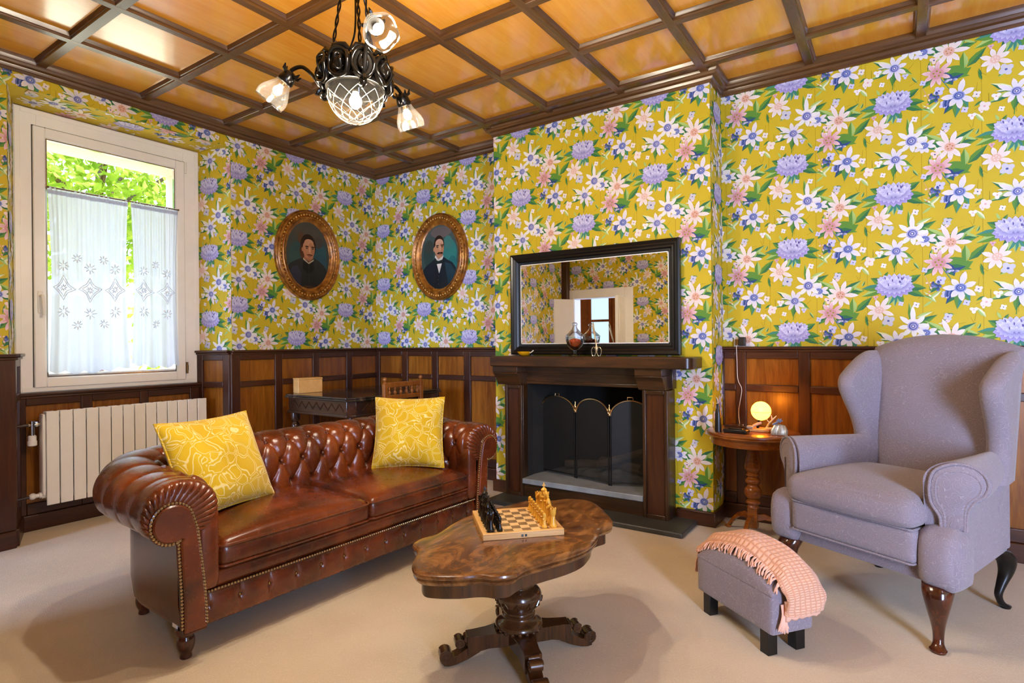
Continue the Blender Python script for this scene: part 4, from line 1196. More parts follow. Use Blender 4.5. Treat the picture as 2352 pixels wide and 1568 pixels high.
# ------------------------------------------------------------------ things on the mantel
J = thing('glass_jar', 'clear footed glass jar with pointed lid and orange sweets inside', 'jar', (2.395, -.42, 1.048))
m = MB(); m.lathe([(.042, .0), (.040, .004), (.012, .012), (.009, .03), (.010, .042), (.030, .050), (.052, .075), (.062, .105), (.064, .135), (.061, .135), (.059, .106), (.050, .078), (.028, .054), (.006, .048)], n=32); m.build('bowl', MAT['potglass'], J)
m = MB(); m.lathe([(.068, .136), (.066, .141), (.040, .165), (.018, .190), (.012, .208), (.018, .213), (.019, .224), (.010, .231), (.001, .232)], n=32); m.build('lid', MAT['potglass'], J)
MAT['orange'] = plain('orange_sweets', '#d2501c', .35, var=.3, vs=60)
m = MB(); m.lathe([(.002, .056), (.028, .060), (.047, .078), (.055, .098), (.002, .100)], n=24); 
for i in range(14):
    a = i * 2.4; m.sphere((.038 * math.sqrt((i + .5) / 14) * math.cos(a), .038 * math.sqrt((i + .5) / 14) * math.sin(a), .100 + .012 * (1 - i / 14)), .012, 8, 6)
o = m.build('contents', MAT['orange'], J); o['label'] = 'orange sweets'
G = thing('standing_scissors', 'slim gold-handled ornamental scissors standing by the glass jar', 'scissors', (2.565, -.44, 1.048))
MAT['paleGold'] = plain('pale_gold', '#cdb58a', .3, metal=.7)
m = MB(); m.tube([(.0, 0, .055), (-.006, .004, .10), (-.016, .01, .16), (-.026, .014, .215), (-.030, .015, .228), (-.034, .015, .215), (-.024, .012, .165), (-.010, .006, .11), (.0, 0, .06)], .0032, 8); m.lathe([(.004, .02), (.010, .045), (.012, .055), (.006, .070), (.003, .085)], n=12); m.build('blade', MAT['paleGold'], G)
for s in (-1, 1):
    m = MB(); pts = [(s * (.020 + .0155 * math.cos(a)), 0, .032 + .030 * math.sin(a)) for a in [2 * PI * i / 20 for i in range(20)]]; m.tube(pts, .0035, 8, closed=True); m.build('handle_loop', MAT['chrome'], G)
A = thing('amber_dish', 'small amber glass dish with a spoon at the end of the mantel', 'dish', (1.985, -.42, 1.048))
t = NT('amber_glass'); MAT['amber'] = t.done(t.pbsdf(L('#d79a14'), .15, spec=.6))
m = MB(); m.lathe([(.018, 0), (.034, .008), (.046, .022), (.050, .032), (.047, .032), (.042, .022), (.030, .011), (.002, .008)], n=28, wob=lambda a, r, z: 1 + .03 * math.sin(12 * a)); m.build('bowl', MAT['amber'], A)
m = MB(); m.tube([(.03, 0, .026), (.055, -.002, .024), (.078, -.004, .040)], [.003, .003, .0045], 8); m.build('spoon', MAT['white'], A)
# ------------------------------------------------------------------ wing armchair
CA = math.radians(-27.5)
_a = Vector((math.cos(CA), math.sin(CA), 0))
CO = Vector((4.333, -1.309, 0)) - _a * .31
AC = thing('wing_armchair', 'lilac wing armchair with rolled arms and cabriole legs beside the round side table', 'armchair', tuple(CO), CA)
LI = MAT['lilac']
# back: arched, leaning, cushioned
def backf(a, b):
    th = a * 2 * PI
    # rounded-rectangle section (x across, y depth) at height b
    z0 = lerp(.30, 1.0, b)
    return None
m = MB()
rings = []
NB = 40
for i in range(NB + 1):
    t_ = i / NB
    ring = []
    for k in range(48):
        q = 2 * PI * k / 48
        cx, sy = math.cos(q), math.sin(q)
        ex = abs(cx) ** .5 * (1 if cx > 0 else -1); ey = abs(sy) ** .6 * (1 if sy > 0 else -1)
        hw = lerp(.235, .300, t_)
        x = ex * hw
        ztop = 1.168 - .062 * (x / .3) ** 2 * 1.0
        z = lerp(.30, ztop, t_)
        if t_ > .9: 
            kk = (t_ - .9) / .1; rr = math.sqrt(max(0, 1 - kk * kk))
        else: rr = 1
        yc = lerp(.545, .655, t_)
        th_ = .075 * max(rr, .05)
        y = yc + ey * th_ - (.022 * math.sin(PI * min(1, t_ * 1.05)) * (1 - (x / hw) ** 2) if sy < 0 else 0)
        ring.append((x + .035, y, z))
    rings.append(ring)
m.loft(rings); m.build('backrest', LI, AC, ang=80)
# wings
def wing(s):
    m = MB(); rings = []
    zs = [.56, .62, .68, .74, .80, .86, .92, .965, 1.00, 1.035, 1.065, 1.085, 1.092]
    front = [.43, .44, .455, .445, .420, .385, .358, .366, .410, .465, .515, .555, .590]
    sp_ = spline([(z, yf, 0) for z, yf in zip(zs, front)], 4)
    for z, yf in [(q.x, q.y) for q in sp_]:
        ring = []; yb_ = lerp(.60, .70, (z - .56) / .55)
        flare = .022 * sstep(.60, .95, z)
        x0b, x0f = .240, .266 + flare
        hw = .042 if z < 1.04 else lerp(.042, .012, ((z - 1.04) / .052) ** 2)
        L_ = max(.012, yb_ - yf)
        n = 12
        # stadium: back straight, front rounded
        for i in range(n + 1):
            q = -PI / 2 + PI * i / n
            yy = yf + hw * (1 - math.cos(q)); xx = lerp(x0f, x0b, 0) + hw * math.sin(q)
            ring.append((s * xx, yy, z))
        for i in range(4):
            f = (i + 1) / 4; ring.append((s * (lerp(x0f, x0b, f) + hw), lerp(yf + hw, yb_, f), z))
        for i in range(4):
            f = 1 - i / 4; ring.append((s * (lerp(x0f, x0b, f) - hw), lerp(yf + hw, yb_, f), z))
        rings.append([(q[0] + .035, q[1], q[2]) for q in ring])
    m.loft(rings)
    w = m.build('wing', LI, AC, ang=80)
wing(-1); wing(1)
# arms: rolled, front cut obliquely so that the scrolls flare outwards
def arm(s):
    EK = .86 if s > 0 else .80
    m = MB(); rings = []
    NY = 26
    # section: start inside bottom -> up -> roll -> under -> outside down
    for j in range(NY + 1):
        f = j / NY
        ring = []
        rx = lerp(.100, .072, f); rz = lerp(.080, .070, f); cx = lerp(.097, .078, f); zc = lerp(.620, .615, f)
        sec = [(0.0, .40), (0.0, .47), (0.0, .54)]
        for i in range(0, 25):
            a = math.radians(180 - i * 262 / 24); sec.append((cx + rx * math.cos(a), zc + rz * math.sin(a)))
        xo = lerp(.108, .055, f)
        sec += [(xo, .515), (xo + .004, .46), (xo, .38), (xo - .004, .30), (xo - .008, .245), (.0, .245)]
        for e, z in sec:
            y0 = .012 + .50 * max(0, e - .0) * sstep(.40, .50, z) + .02 * (1 - sstep(.40, .50, z))
            y1 = .64
            y = lerp(y0, y1, f)
            ring.append((s * (lerp(.262, .205, f) + e * EK * lerp(1, .30, f ** 1.5)) + .035 * f + (.02 if s < 0 else 0) * (1 - f), y, z))
        rings.append(ring)
    m.loft(rings)
    am = m.build('arm', LI, AC, ang=80)
    # scroll panel with double piping on the flared front
    def FP_(e, z, d=0): return ((.02 if s < 0 else 0) + s * (.262 + e * EK + d * .45), .012 + .50 * max(0, e) - d * .9, z)
    def shape(g):
        pts = []
        base = [(.052 - .0 , .452), (.048, .50), (.046 - .022, .545), (.018, .60), (.030, .655), (.070, .684), (.118, .690), (.165, .670), (.186, .630), (.176, .590), (.146, .560), (.128, .52), (.124, .452)]
        cx_, cz_ = .10, .58
        for e, z in base:
            pts.append((cx_ + (e - cx_) * g, z if z < .46 else cz_ + (z - cz_) * g))
        return [(q.x, q.y) for q in spline([(e, z, 0) for e, z in pts], 5)]
    o = shape(1.0); m = MB()
    m.loft([[FP_(e, z, -.01) for e, z in o], [FP_(e, z, .008) for e, z in o], [FP_(lerp(.1, e, .93), lerp(.58, z, .95), .013) for e, z in o]])
    pn = m.build('scroll_panel', LI, am, ang=60)
    for g, r in ((1.03, .0055), (.80, .005)):
        m = MB(); m.tube([FP_(e, z, .010) for e, z in shape(g)], r, 8); m.build('piping', LI, pn)
    # lower front block, bulging
    m = MB(); xa, xb = sorted((s * .243, s * .378))
    rbox(m, (xa, -.012, .238), (xb, .13, .452), .035, 10, bulge=.012, fn=lambda v: Vector((v.x, v.y - .012 * math.sin(PI * min(1, max(0, (v.z - .24) / .21))), v.z)))
    m.build('front_block', LI, AC, ang=80)
arm(-1); arm(1)
# seat frame, box border and loose cushion
m = MB(); rbox(m, (-.27, .012, .240), (.27, .60, .330), .02, 8); m.build('seat_frame', LI, AC, ang=80)
m = MB(); rbox(m, (-.252, -.040, .308), (.252, .45, .440), .022, 12, bulge=.006); bx_ = m.build('box_border', LI, AC, ang=80)
for z in (.438, .311):
    m = MB(); m.tube([(-.246, .1, z), (-.246, -.034, z), (-.236, -.041, z), (0, -.043, z), (.236, -.041, z), (.246, -.034, z), (.246, .1, z)], .0042, 8); m.build('piping', LI, bx_)
m = MB(); rbox(m, (-.262, -.062, .440), (.262, .50, .552), .040, 16, crown=.020, bulge=.010, fn=lambda v: Vector((v.x, v.y - .018 * (1 - (v.x / .27) ** 2) * (1 if v.y < .2 else 0) * (1 - (v.y + .06) / .26 if v.y < .2 else 0), v.z)))
m.build('seat_cushion', LI, AC, ang=80)
# outer side and back panels
m = MB()
for s in (-1, 1):
    m.add([(s * .345, .05, .245), (s * .235 + .03, .66, .245), (s * .235 + .03, .66, .60), (s * .345, .05, .60)], [(0, 1, 2, 3)])
m.box((-.205, .62, .245), (.265, .70, 1.0)); m.build('outer_panel', LI, AC, bevel=.012, seg=3)
# cabriole legs
def cab(x, y, dx, dy, h, name='leg', k=1.0, mat=None):
    pts = [(0, 0, h, .050), (.012, .012, h - .02, .050), (.022, .022, h * .80, .044), (.020, .020, h * .62, .034), (.006, .006, h * .42, .024), (-.004, -.004, h * .25, .0185), (.002, .002, h * .12, .018), (.012, .012, h * .05, .025), (.016, .016, .010, .028), (.016, .016, 0, .024)]
    sp = spline([(p[0], p[1], p[2]) for p in pts], 4); rs = spline([(p[3], 0, 0) for p in pts], 4)
    m = MB(); rings = []
    for q, r in zip(sp, rs):
        rings.append([(x + dx * q.x + r.x * k * math.cos(a), y + dy * q.y + r.x * k * math.sin(a), q.z) for a in [2 * PI * i / 20 for i in range(20)]])
    m.loft(rings[::-1]); return m.build(name, mat or MAT['legdark'], AC, ang=80)
cab(-.295, .035, -.4, -1, .245); cab(.295, .035, .4, -1, .245)
cab(-.25, .63, -.5, 1.6, .245, k=.8, mat=MAT['black']); cab(.25, .63, .5, 1.6, .245, k=.8, mat=MAT['black'])
# ------------------------------------------------------------------ footstool with throw
SA = math.atan2(-.607, .795)
FS = thing('footstool', 'small lilac footstool with square black feet in front of the armchair', 'footstool', (3.498, -1.422, 0), SA)
SLn, SWd = .43, .19
m = MB(); rbox(m, (0, 0, .085), (SLn, SWd, .232), .012, 8); m.build('body', LI, FS, ang=80)
def dome(x, y):
    u, v = 2 * x / SLn - 1, 2 * y / SWd - 1
    return .228 + .092 * max(0, 1 - u * u) ** .55 * max(0, 1 - v ** 4) ** .5
m = MB(); m.grid(lambda a, b: (lerp(.0, SLn, (1 - math.cos(PI * a)) / 2), lerp(.0, SWd, (1 - math.cos(PI * b)) / 2), dome(lerp(.0, SLn, (1 - math.cos(PI * a)) / 2), lerp(.0, SWd, (1 - math.cos(PI * b)) / 2))), 40, 24); m.build('padded_top', LI, FS, ang=80, recalc=False)
m = MB(); m.tube([(.006, .006, .229), (SLn - .006, .006, .229), (SLn - .006, SWd - .006, .229), (.006, SWd - .006, .229)], .004, 8, closed=True); m.build('piping', LI, FS)
for x in (.030, SLn - .072):
    for y in (.010, SWd - .052):
        m = MB(); m.box((x, y, 0), (x + .042, y + .042, .088)); m.build('leg', MAT['black'], FS, bevel=.002)
TH = thing('throw_blanket', 'folded peach waffle throw with fringe draped over the lilac footstool', 'blanket', (3.498, -1.422, 0), SA)
# path along the length: hangs over both short ends
tcl = spline([(-.040, 0, .170), (-.040, 0, .215), (-.020, 0, .262), (.06, 0, .318), (.215, 0, .352), (.37, 0, .322), (.438, 0, .276), (.458, 0, .232), (.460, 0, .170)], 14)
TY0, TY1 = .035, SWd + .014
def tcz(x):
    best = min(tcl, key=lambda q: abs(q.x - x) + (0 if .20 < q.z else 1)); return best.z
def TP(a, b, off):
    f = a * (len(tcl) - 1); k = min(int(f), len(tcl) - 2); p = tcl[k].lerp(tcl[k + 1], f - k); d = (tcl[k + 1] - tcl[k]).normalized(); n = Vector((-d.z, 0, d.x))
    e = abs(2 * b - 1)
    y = lerp(TY0, TY1, b)
    th_ = (.010 + .010 * max(0, 1 - e ** 4)) * off
    dz = -.020 * sstep(.55, 1, e) * max(0, n.z)
    wob = .0025 * math.sin(a * 37 + b * 6) * (.4 + e)
    q = p + n * (th_ + wob)
    return (q.x, y + .004 * math.sin(a * 23) * e, q.z + dz)
m = MB(); nu, nv = 110, 30
m.grid(lambda a, b: TP(a, b, 1), nu, nv); m.grid(lambda a, b: TP(a, b, -.2), nu, nv)
base_n = (nu + 1) * (nv + 1)
for j in range(nu):
    for b_ in (0, nv):
        i0 = b_ * (nu + 1) + j; m.f.append((i0, i0 + 1, base_n + i0 + 1, base_n + i0))
for j in range(nv):
    for a_ in (0, nu):
        i0 = j * (nu + 1) + a_; i1 = i0 + nu + 1; m.f.append((i0, i1, base_n + i1, base_n + i0))
thr_ = m.build('cloth', MAT['peach'], TH, ang=80)
uvl = thr_.data.uv_layers.new(name='UVMap')
for lp in thr_.data.loops:
    vi = lp.vertex_index % base_n; uvl.data[lp.index].uv = ((vi % (nu + 1)) / nu * .74, thr_.data.vertices[lp.vertex_index].co.y)
# second, lower layer of the fold showing at the front end
m = MB(); m.grid(lambda a, b: (SLn + .018 + .006 * math.sin(a * PI) + .002 * math.sin(b * 25), lerp(TY0 + .006, TY1 - .006, b), .215 - .068 * a - .003 * math.sin(b * 30) * a), 8, 30)
m.build('under_fold', MAT['peach_fringe'], thr_, solid=.012, recalc=False)
rr = random.Random(9); m = MB()
for k in range(80):
    f = (k + .5) / 80; x = lerp(-.02, SLn + .006, f) + rr.uniform(-.003, .003); z = tcz(x) - .012
    dx = rr.uniform(-.012, .012); ln = rr.uniform(.024, .044)
    pts = [(x, TY0 + .006, z - .002), (x + dx * .3, TY0 - .006, z - .006), (x + dx * .7, TY0 - .014, z - ln * .45), (x + dx * 1.2, TY0 - .018 - rr.uniform(0, .006), z - ln)]
    lim_ = [max(q[2], dome(min(max(q[0], .004), SLn - .004), min(max(q[1], .003), SWd)) + .003) if f < .93 and q[1] > 0 else q[2] for q in pts]
    m.tube(spline([(q[0], q[1], zz) for q, zz in zip(pts, lim_)], 3), [.0030] * 7 + [.0036, .0032, .0018], 6)
for k in range(14):
    y = TY0 + .003 * k; x = SLn + .014
    m.tube(spline([(x - .006, y, .200), (x + .004, y - .004, .170), (x + .004, y - .012 - .001 * k, .140), (x + .002 + rr.uniform(-.004, .004), y - .020 + rr.uniform(-.006, .006), .104 + rr.uniform(-.006, .014))], 3), [.0032] * 7 + [.004, .0032, .0016], 6)
for k in range(12):
    y = TY0 + .006 * k; x = -.046
    m.tube(spline([(x + .006, y, .205), (x - .002, y - .003, .180), (x - .001, y - .006, .160), (x - .003, y - .008, .136 + rr.uniform(-.008, .008))], 3), [.0032] * 7 + [.0038, .003, .0016], 6)
m.build('fringe', MAT['peach_fringe'], thr_)
# ------------------------------------------------------------------ coffee table
TC = Vector((3.05, -2.13, 0))
CT = thing('coffee_table', 'low walnut pedestal coffee table with scalloped burl top between sofa and footstool', 'coffee table', tuple(TC))
raw = [(2.805, -2.431), (2.868, -2.472), (2.929, -2.562), (2.992, -2.609), (3.052, -2.598), (3.118, -2.556), (3.166, -2.512), (3.208, -2.498), (3.249, -2.452), (3.252, -2.385), (3.280, -2.301), (3.318, -2.205), (3.334, -2.112), (3.317, -2.009), (3.288, -1.925), (3.300, -1.838), (3.215, -1.722), (3.118, -1.622), (3.046, -1.599), (2.977, -1.630), (2.935, -1.690), (2.850, -1.745), (2.815, -1.846), (2.766, -2.043), (2.774, -2.175), (2.800, -2.301), (2.785, -2.365)]
rawr = [Vector((x - TC.x, y - TC.y, 0)) for x, y in raw]
out = [(q.x, q.y) for q in spline(rawr, 5, True)]
def scaled(g, dz): return [(x * g, y * g, dz) for x, y in out]
def inset2(d, z):
    n = len(out); o = []
    for i in range(n):
        a, b = Vector(out[i - 2]), Vector(out[(i + 2) % n]); t_ = (b - a).normalized(); o.append((out[i][0] - t_.y * d, out[i][1] + t_.x * d, z))
    return o
ar_ = sum(out[i][0] * out[(i + 1) % len(out)][1] - out[(i + 1) % len(out)][0] * out[i][1] for i in range(len(out)))
sg_ = 1 if ar_ > 0 else -1
m = MB(); m.loft([inset2(sg_ * d, z) for d, z in ((.030, .408), (.012, .410), (.006, .416), (.004, .422), (.010, .427), (.002, .431), (.0, .437), (.002, .443), (.010, .446), (.016, .447), (.02, .4475))]); m.build('tabletop', MAT['walnut'], CT, ang=30)
m = MB(); m.loft([inset2(sg_ * d, z) for d, z in ((.034, .362), (.030, .365), (.030, .409))]); m.build('apron', MAT['walnut_d'], CT, ang=40)
m = MB(); m.lathe(spl([(.10, .365), (.10, .352), (.062, .345), (.070, .335), (.074, .318), (.066, .298), (.050, .285), (.052, .278), (.062, .272), (.064, .262), (.055, .256), (.060, .250), (.078, .238), (.086, .220), (.082, .200), (.070, .182), (.058, .170), (.056, .160), (.062, .154), (.060, .146), (.068, .136), (.084, .124), (.088, .112), (.080, .104)]), n=40)
ped = m.build('pedestal', MAT['walnut_d'], CT, ang=30)
m = MB()
for k in range(20):
    a = 2 * PI * k / 20; m.sphere((.083 * math.cos(a), .083 * math.sin(a), .106), .008, 8, 6)
m.build('beading', MAT['walnut_d'], ped)
m = MB()
for k in range(12):
    a = 2 * PI * k / 12; c_, s_ = math.cos(a), math.sin(a)
    m.tube([(.066 * c_, .066 * s_, .182), (.083 * c_ - .008 * s_, .083 * s_ + .008 * c_, .198), (.086 * c_, .086 * s_, .214), (.083 * c_ + .008 * s_, .083 * s_ - .008 * c_, .198)], .004, 6)
m.build('carving', MAT['walnut_d'], ped)
# four-armed base with scroll feet
def baseleg(ang):
    m = MB(); R = Matrix.Rotation(ang, 4, 'Z')
    # arm: widening block arching down to the foot
    st = [(.0, .050, .058, .104), (.06, .048, .056, .104), (.12, .034, .050, .100), (.165, .030, .040, .098), (.195, .031, .034, .096)]
    rings = []
    for x, w, zb_, zt_ in st: rings.append([(x, -w, zb_), (x, w, zb_), (x, w, zt_), (x, -w, zt_)])
    m.loft(rings)
    rings = []
    for x, w, zb_, zt_ in [(.15, .028, .040, .085), (.195, .026, .018, .058), (.235, .024, .004, .034), (.262, .023, .0, .028), (.280, .022, .003, .030)]: rings.append([(x, -w, zb_), (x, w, zb_), (x, w, zt_), (x, -w, zt_)])
    m.loft(rings)
    def roll(cx, cz, r, w, turns=1.6):
        for yy in (-w, w):
            pass
        m.tube([(cx, -w, cz), (cx, w, cz)], r, 16)
        for yy in (-w, w):
            m.tube([(cx + r * (1 - i / 30) * math.cos(.5 + i * .35), yy, cz + r * (1 - i / 30) * math.sin(.5 + i * .35)) for i in range(24)], .003, 6)
    roll(.272, .034, .024, .024); roll(.222, .074, .018, .022)
    m.tube([(.195, -.02, .085), (.195, .02, .085)], .012, 10)
    m.xf(R); return m.build('leg', MAT['walnut_d'], CT, ang=40, bevel=.0025)
for k in range(4): baseleg(math.radians(-132 + 90 * k))
# ------------------------------------------------------------------ chess board and men
BCn = [Vector((2.790, -2.060)), Vector((3.005, -2.283)), Vector((3.216, -2.070)), Vector((2.990, -1.862))]
bc = sum(BCn, Vector((0, 0))) / 4; bang = math.atan2(BCn[2].y - BCn[1].y, BCn[2].x - BCn[1].x); BH = .149; BZ = .4478
CB = thing('chess_board', 'folding wooden chess board lying open on the coffee table', 'chess board', (bc.x, bc.y, BZ), bang)
m = MB(); m.box((-BH, -BH, 0), (BH, BH, .019)); 
e = .016
for a, b in (((-BH, -BH, .019), (BH, -BH + e, .023)), ((-BH, BH - e, .019), (BH, BH, .023)), ((-BH, -BH + e, .019), (-BH + e, BH - e, .023)), ((BH - e, -BH + e, .019), (BH, BH - e, .023))): m.box(a, b)
m.build('box', MAT['boardwood'], CB, bevel=.0015)
MAT['sqd'] = wood('dark_square', '#5f4527', '#7d6040', '#97784f', 'y', 1.2, rough=.4); MAT['sql'] = wood('light_square', '#cfa466', '#dcb67c', '#e8c893', 'y', 1.2, rough=.4)
q = (2 * BH - 2 * e) / 8
for nm, par_, mt in (('dark_squares', 0, 'sqd'), ('light_squares', 1, 'sql')):
    m = MB()
    for i in range(8):
        for j in range(8):
            if (i + j) % 2 == par_: x, y = -BH + e + q * i, -BH + e + q * j; m.box((x, y, .019), (x + q, y + q, .0205))
    m.build(nm, MAT[mt], CB, smooth=False)
m = MB(); m.box((-.010, -BH - .002, .006), (-.003, -BH + .001, .014)); m.box((.003, -BH - .002, .006), (.010, -BH + .001, .014)); m.build('clasp', MAT['blackiron'], CB)
MAT['bpiece'] = plain('black_chessman', '#12110f', .18); MAT['ypiece'] = plain('boxwood_chessman', '#e0a83c', .25, var=.08)
PRF = {
 'pawn': [(.0085, 0), (.009, .003), (.0055, .008), (.0042, .016), (.006, .019), (.0045, .020), (.0058, .025), (.0045, .030), (.001, .0315)],
 'rook': [(.011, 0), (.0115, .004), (.0075, .010), (.0062, .024), (.0088, .029), (.0092, .038), (.0062, .038), (.006, .034), (.001, .034)],
 'bishop': [(.011, 0), (.0115, .004), (.007, .010), (.005, .028), (.008, .031), (.0055, .033), (.0075, .040), (.005, .048), (.002, .051), (.0028, .054), (.001, .056)],
 'queen': [(.0125, 0), (.013, .005), (.0085, .012), (.0058, .036), (.009, .040), (.0062, .043), (.0095, .056), (.0062, .057), (.003, .061), (.001, .063)],
 'king': [(.013, 0), (.0135, .005), (.009, .012), (.0062, .040), (.0095, .044), (.0065, .047), (.0095, .060), (.0062, .063), (.002, .065), (.001, .066)],
 'knight': [(.0115, 0), (.012, .004), (.008, .010), (.0065, .016), (.001, .018)]}
protos = {}
def chessman(kind, colr, i, j, label, group):
    x, y = -BH + e + q * (i + .5), -BH + e + q * (j + .5)
    loc = Vector((bc.x, bc.y, BZ + .0205)) + Matrix.Rotation(bang, 3, 'Z') @ Vector((x, y, 0))
    key = (kind, colr)
    if key in protos:
        r_ = copy_tree(protos[key]); r_.location = loc; tag(r_, label, 'chess piece', group); return r_
    mat = MAT['bpiece' if colr == 'black' else 'ypiece']
    r_ = thing('chess_' + kind, label, 'chess piece', tuple(loc), bang, group); protos[key] = r_
    m = MB(); m.lathe(PRF[kind], n=16)
    if kind == 'knight':
        s = 1 if colr == 'black' else -1
        sec = [((-.001 * s, .014), .0062), ((-.003 * s, .024), .0056), ((-.001 * s, .034), .0052), ((.003 * s, .040), .0046), ((.008 * s, .037), .0036), ((.0115 * s, .032), .0026)]
        m.tube([(p[0], 0, p[1]) for p, _ in sec], [b for _, b in sec], 10)
        m.tube([(0, .003, .040), (-.001, .003, .047)], [.002, .0008], 6); m.tube([(0, -.003, .040), (-.001, -.003, .047)], [.002, .0008], 6)
    if kind == 'king':
        m.box((-.0015, -.0015, .064), (.0015, .0015, .076)); m.box((-.0045, -.0015, .068), (.0045, .0015, .071))
    if kind == 'queen':
        for k in range(6): m.sphere((.008 * math.cos(k * PI / 3), .008 * math.sin(k * PI / 3), .058), .0022, 6, 5)
    if kind == 'rook':
        for k in range(4): m.box((.007 * math.cos(k * PI / 2) - .002, .007 * math.sin(k * PI / 2) - .002, .037), (.007 * math.cos(k * PI / 2) + .002, .007 * math.sin(k * PI / 2) + .002, .041))
    m.build('figure', mat, r_, ang=30)
    r_.scale = (1.25, 1.25, 1.75)
    return r_
order = ['rook', 'knight', 'bishop', 'queen', 'king', 'bishop', 'knight', 'rook']
seen_ = {'rook': ('at the corner nearest the sofa side', 'at the far corner')}
for colr, ib, ip, word in (('black', 0, 1, 'black'), ('yellow', 7, 6, 'pale yellow wooden')):
    for j, kd in enumerate(order):
        if kd in ('queen', 'king'): lab = '%s chess %s standing in its back row on the board' % (word, kd)
        else: lab = '%s chess %s, the one %s the camera in its back row' % (word, kd, 'nearer' if j < 4 else 'farther from')
        chessman(kd, colr, ib, j, lab, None)
    for j in range(8):
        chessman('pawn', colr, ip, j, 'one of eight %s pawns standing in a row on the chess board' % word, '%s pawns on the chess board' % word)
# ------------------------------------------------------------------ round side table
ST = thing('side_table', 'round wooden pedestal side table between the chimney breast and the armchair', 'side table', (3.512, -.345, 0))
R_ = .252
m = MB(); m.lathe([(R_ - .03, .590), (R_ - .006, .592), (R_ - .002, .598), (R_ - .006, .604), (R_ + .001, .609), (R_, .616), (R_ - .008, .620), (.002, .620)], n=64); m.build('tabletop', MAT['sidewood'], ST, ang=30)
m = MB(); m.lathe([(R_ - .035, .548), (R_ - .032, .545), (R_ - .024, .548), (R_ - .022, .592)], n=64, cap=True); m.build('apron', MAT['sidewood'], ST, ang=40)
m = MB(); m.lathe(spl([(.05, .55), (.034, .54), (.032, .50), (.044, .43), (.046, .40), (.030, .375), (.036, .368), (.036, .360), (.027, .352), (.040, .336), (.042, .322), (.030, .305), (.044, .285), (.048, .262), (.042, .238), (.028, .222), (.038, .212), (.040, .200), (.028, .192), (.034, .180), (.034, .172), (.026, .168)]), n=28); 
m.box((-.026, -.026, .06), (.026, .026, .172)); m.build('column', MAT['sidewood'], ST, ang=30)
for k in range(3):
    a = math.radians(-95 + 120 * k); m = MB(); rings = []
    for x, z, h, w in ((.02, .135, .040, .012), (.06, .138, .034, .012), (.11, .118, .026, .012), (.16, .075, .022, .012), (.195, .030, .022, .012), (.215, .012, .012, .011)):
        rings.append([(x, -w, z - h), (x, w, z - h), (x, w, z), (x, -w, z)])
    m.loft(rings); m.box((.19, -.014, 0), (.222, .014, .014)); m.xf(Matrix.Rotation(a, 4, 'Z')); m.build('leg', MAT['sidewood'], ST, bevel=.003)
TZ = .620
# globe lamp
GL = thing('globe_lamp', 'small glowing yellow globe lamp on a pale wooden base with a white twig', 'lamp', (3.560, -.345, TZ))
t = NT('lit_yellow_globe'); MAT['globe'] = t.done(t.n('ShaderNodeMixShader', {0: .82, 1: t.n('ShaderNodeBsdfTransparent', {'Color': L('#ffdf9a')}), 2: t.n('ShaderNodeBsdfTranslucent', {'Color': L('#ffd27a')})}))
MAT['globebulb'] = lamp('globe_bulb', '#ffe9b8', 7)
m = MB(); m.sphere((0, 0, .118), .054, 32, 20); gl_ = m.build('globe', MAT['globe'], GL, ang=80)
m = MB(); m.sphere((0, 0, .124), .011, 16, 12); m.build('bulb', MAT['globebulb'], gl_, ang=80)
m = MB(); pts = [(.0545 * math.cos(a), .0545 * math.sin(a), .113) for a in [2 * PI * i / 40 for i in range(40)]]; m.tube(pts, .0012, 6, closed=True); m.tube([(-.060, 0, .114), (-.05, 0, .114)], .0025, 6); m.build('seam', MAT['blackiron'], gl_)
MAT['driftwood'] = plain('pale_wood', '#c79a66', .7, var=.15); MAT['stone'] = plain('grey_stone', '#9b9386', .8)
m = MB(); rbox(m, (-.062, -.045, .0), (.052, .05, .018), .006, 6); m.build('base', MAT['driftwood'], GL, ang=60)
m = MB(); m.tube([(-.018, 0, .010), (-.016, 0, .045), (-.006, 0, .066)], [.008, .006, .012], 10); m.build('holder', MAT['blackiron'], GL)
m = MB(); rbox(m, (-.072, -.052, .016), (-.036, -.016, .034), .008, 6); m.tube([(-.04, -.02, .030), (.0, .0, .052)], [.008, .009], 8); m.build('pebble', MAT['stone'], GL)
MAT['twig'] = plain('pale_twig', '#e8cfa8', .6)
m = MB(); m.tube([(.030, -.03, .016), (.046, -.028, .050), (.064, -.026, .072), (.086, -.022, .098)], [.007, .005, .0045, .002], 8); m.tube([(.064, -.026, .072), (.060, -.030, .100)], [.0045, .002], 8); m.tube([(.050, -.028, .056), (.038, -.036, .074)], [.004, .0018], 8); m.tube([(.03, -.03, .02), (.066, -.04, .026), (.085, -.036, .018)], [.009, .007, .004], 8); m.build('twig', MAT['twig'], GL)
FG = thing('shell_ornament', 'fan-shaped silver shell ornament with a small blue flower beside the globe lamp', 'ornament', (3.668, -.435, TZ))
MAT['shell'] = plain('silver_shell', '#b9b6ae', .3, metal=.6, var=.25, vs=50)
m = MB()
for k in range(11):
    f = k / 10; a = lerp(-.7, .9, f); m.tube([(-.012 + .02 * f, .0, .058), (.004 + .03 * a, -.012, .052), (.002 + .046 * a, -.022, .026), (.0 + .046 * a, -.024, .003)], [.003, .006, .008, .006], 8)
m.build('fan', MAT['shell'], FG)
MAT['blueflower'] = plain('blue_flower', '#5f7391', .6)
m = MB()
for k in range(6): m.tube([(.004, .0, .078), (.004 + .016 * math.cos(k), .006 * math.sin(k * 1.3), .080 + .012 * math.sin(k))], [.005, .003], 6)
m.tube([(-.03, .0, .055), (-.012, 0, .068), (.004, 0, .078)], [.007, .006, .004], 8); m.build('flower', MAT['blueflower'], FG)
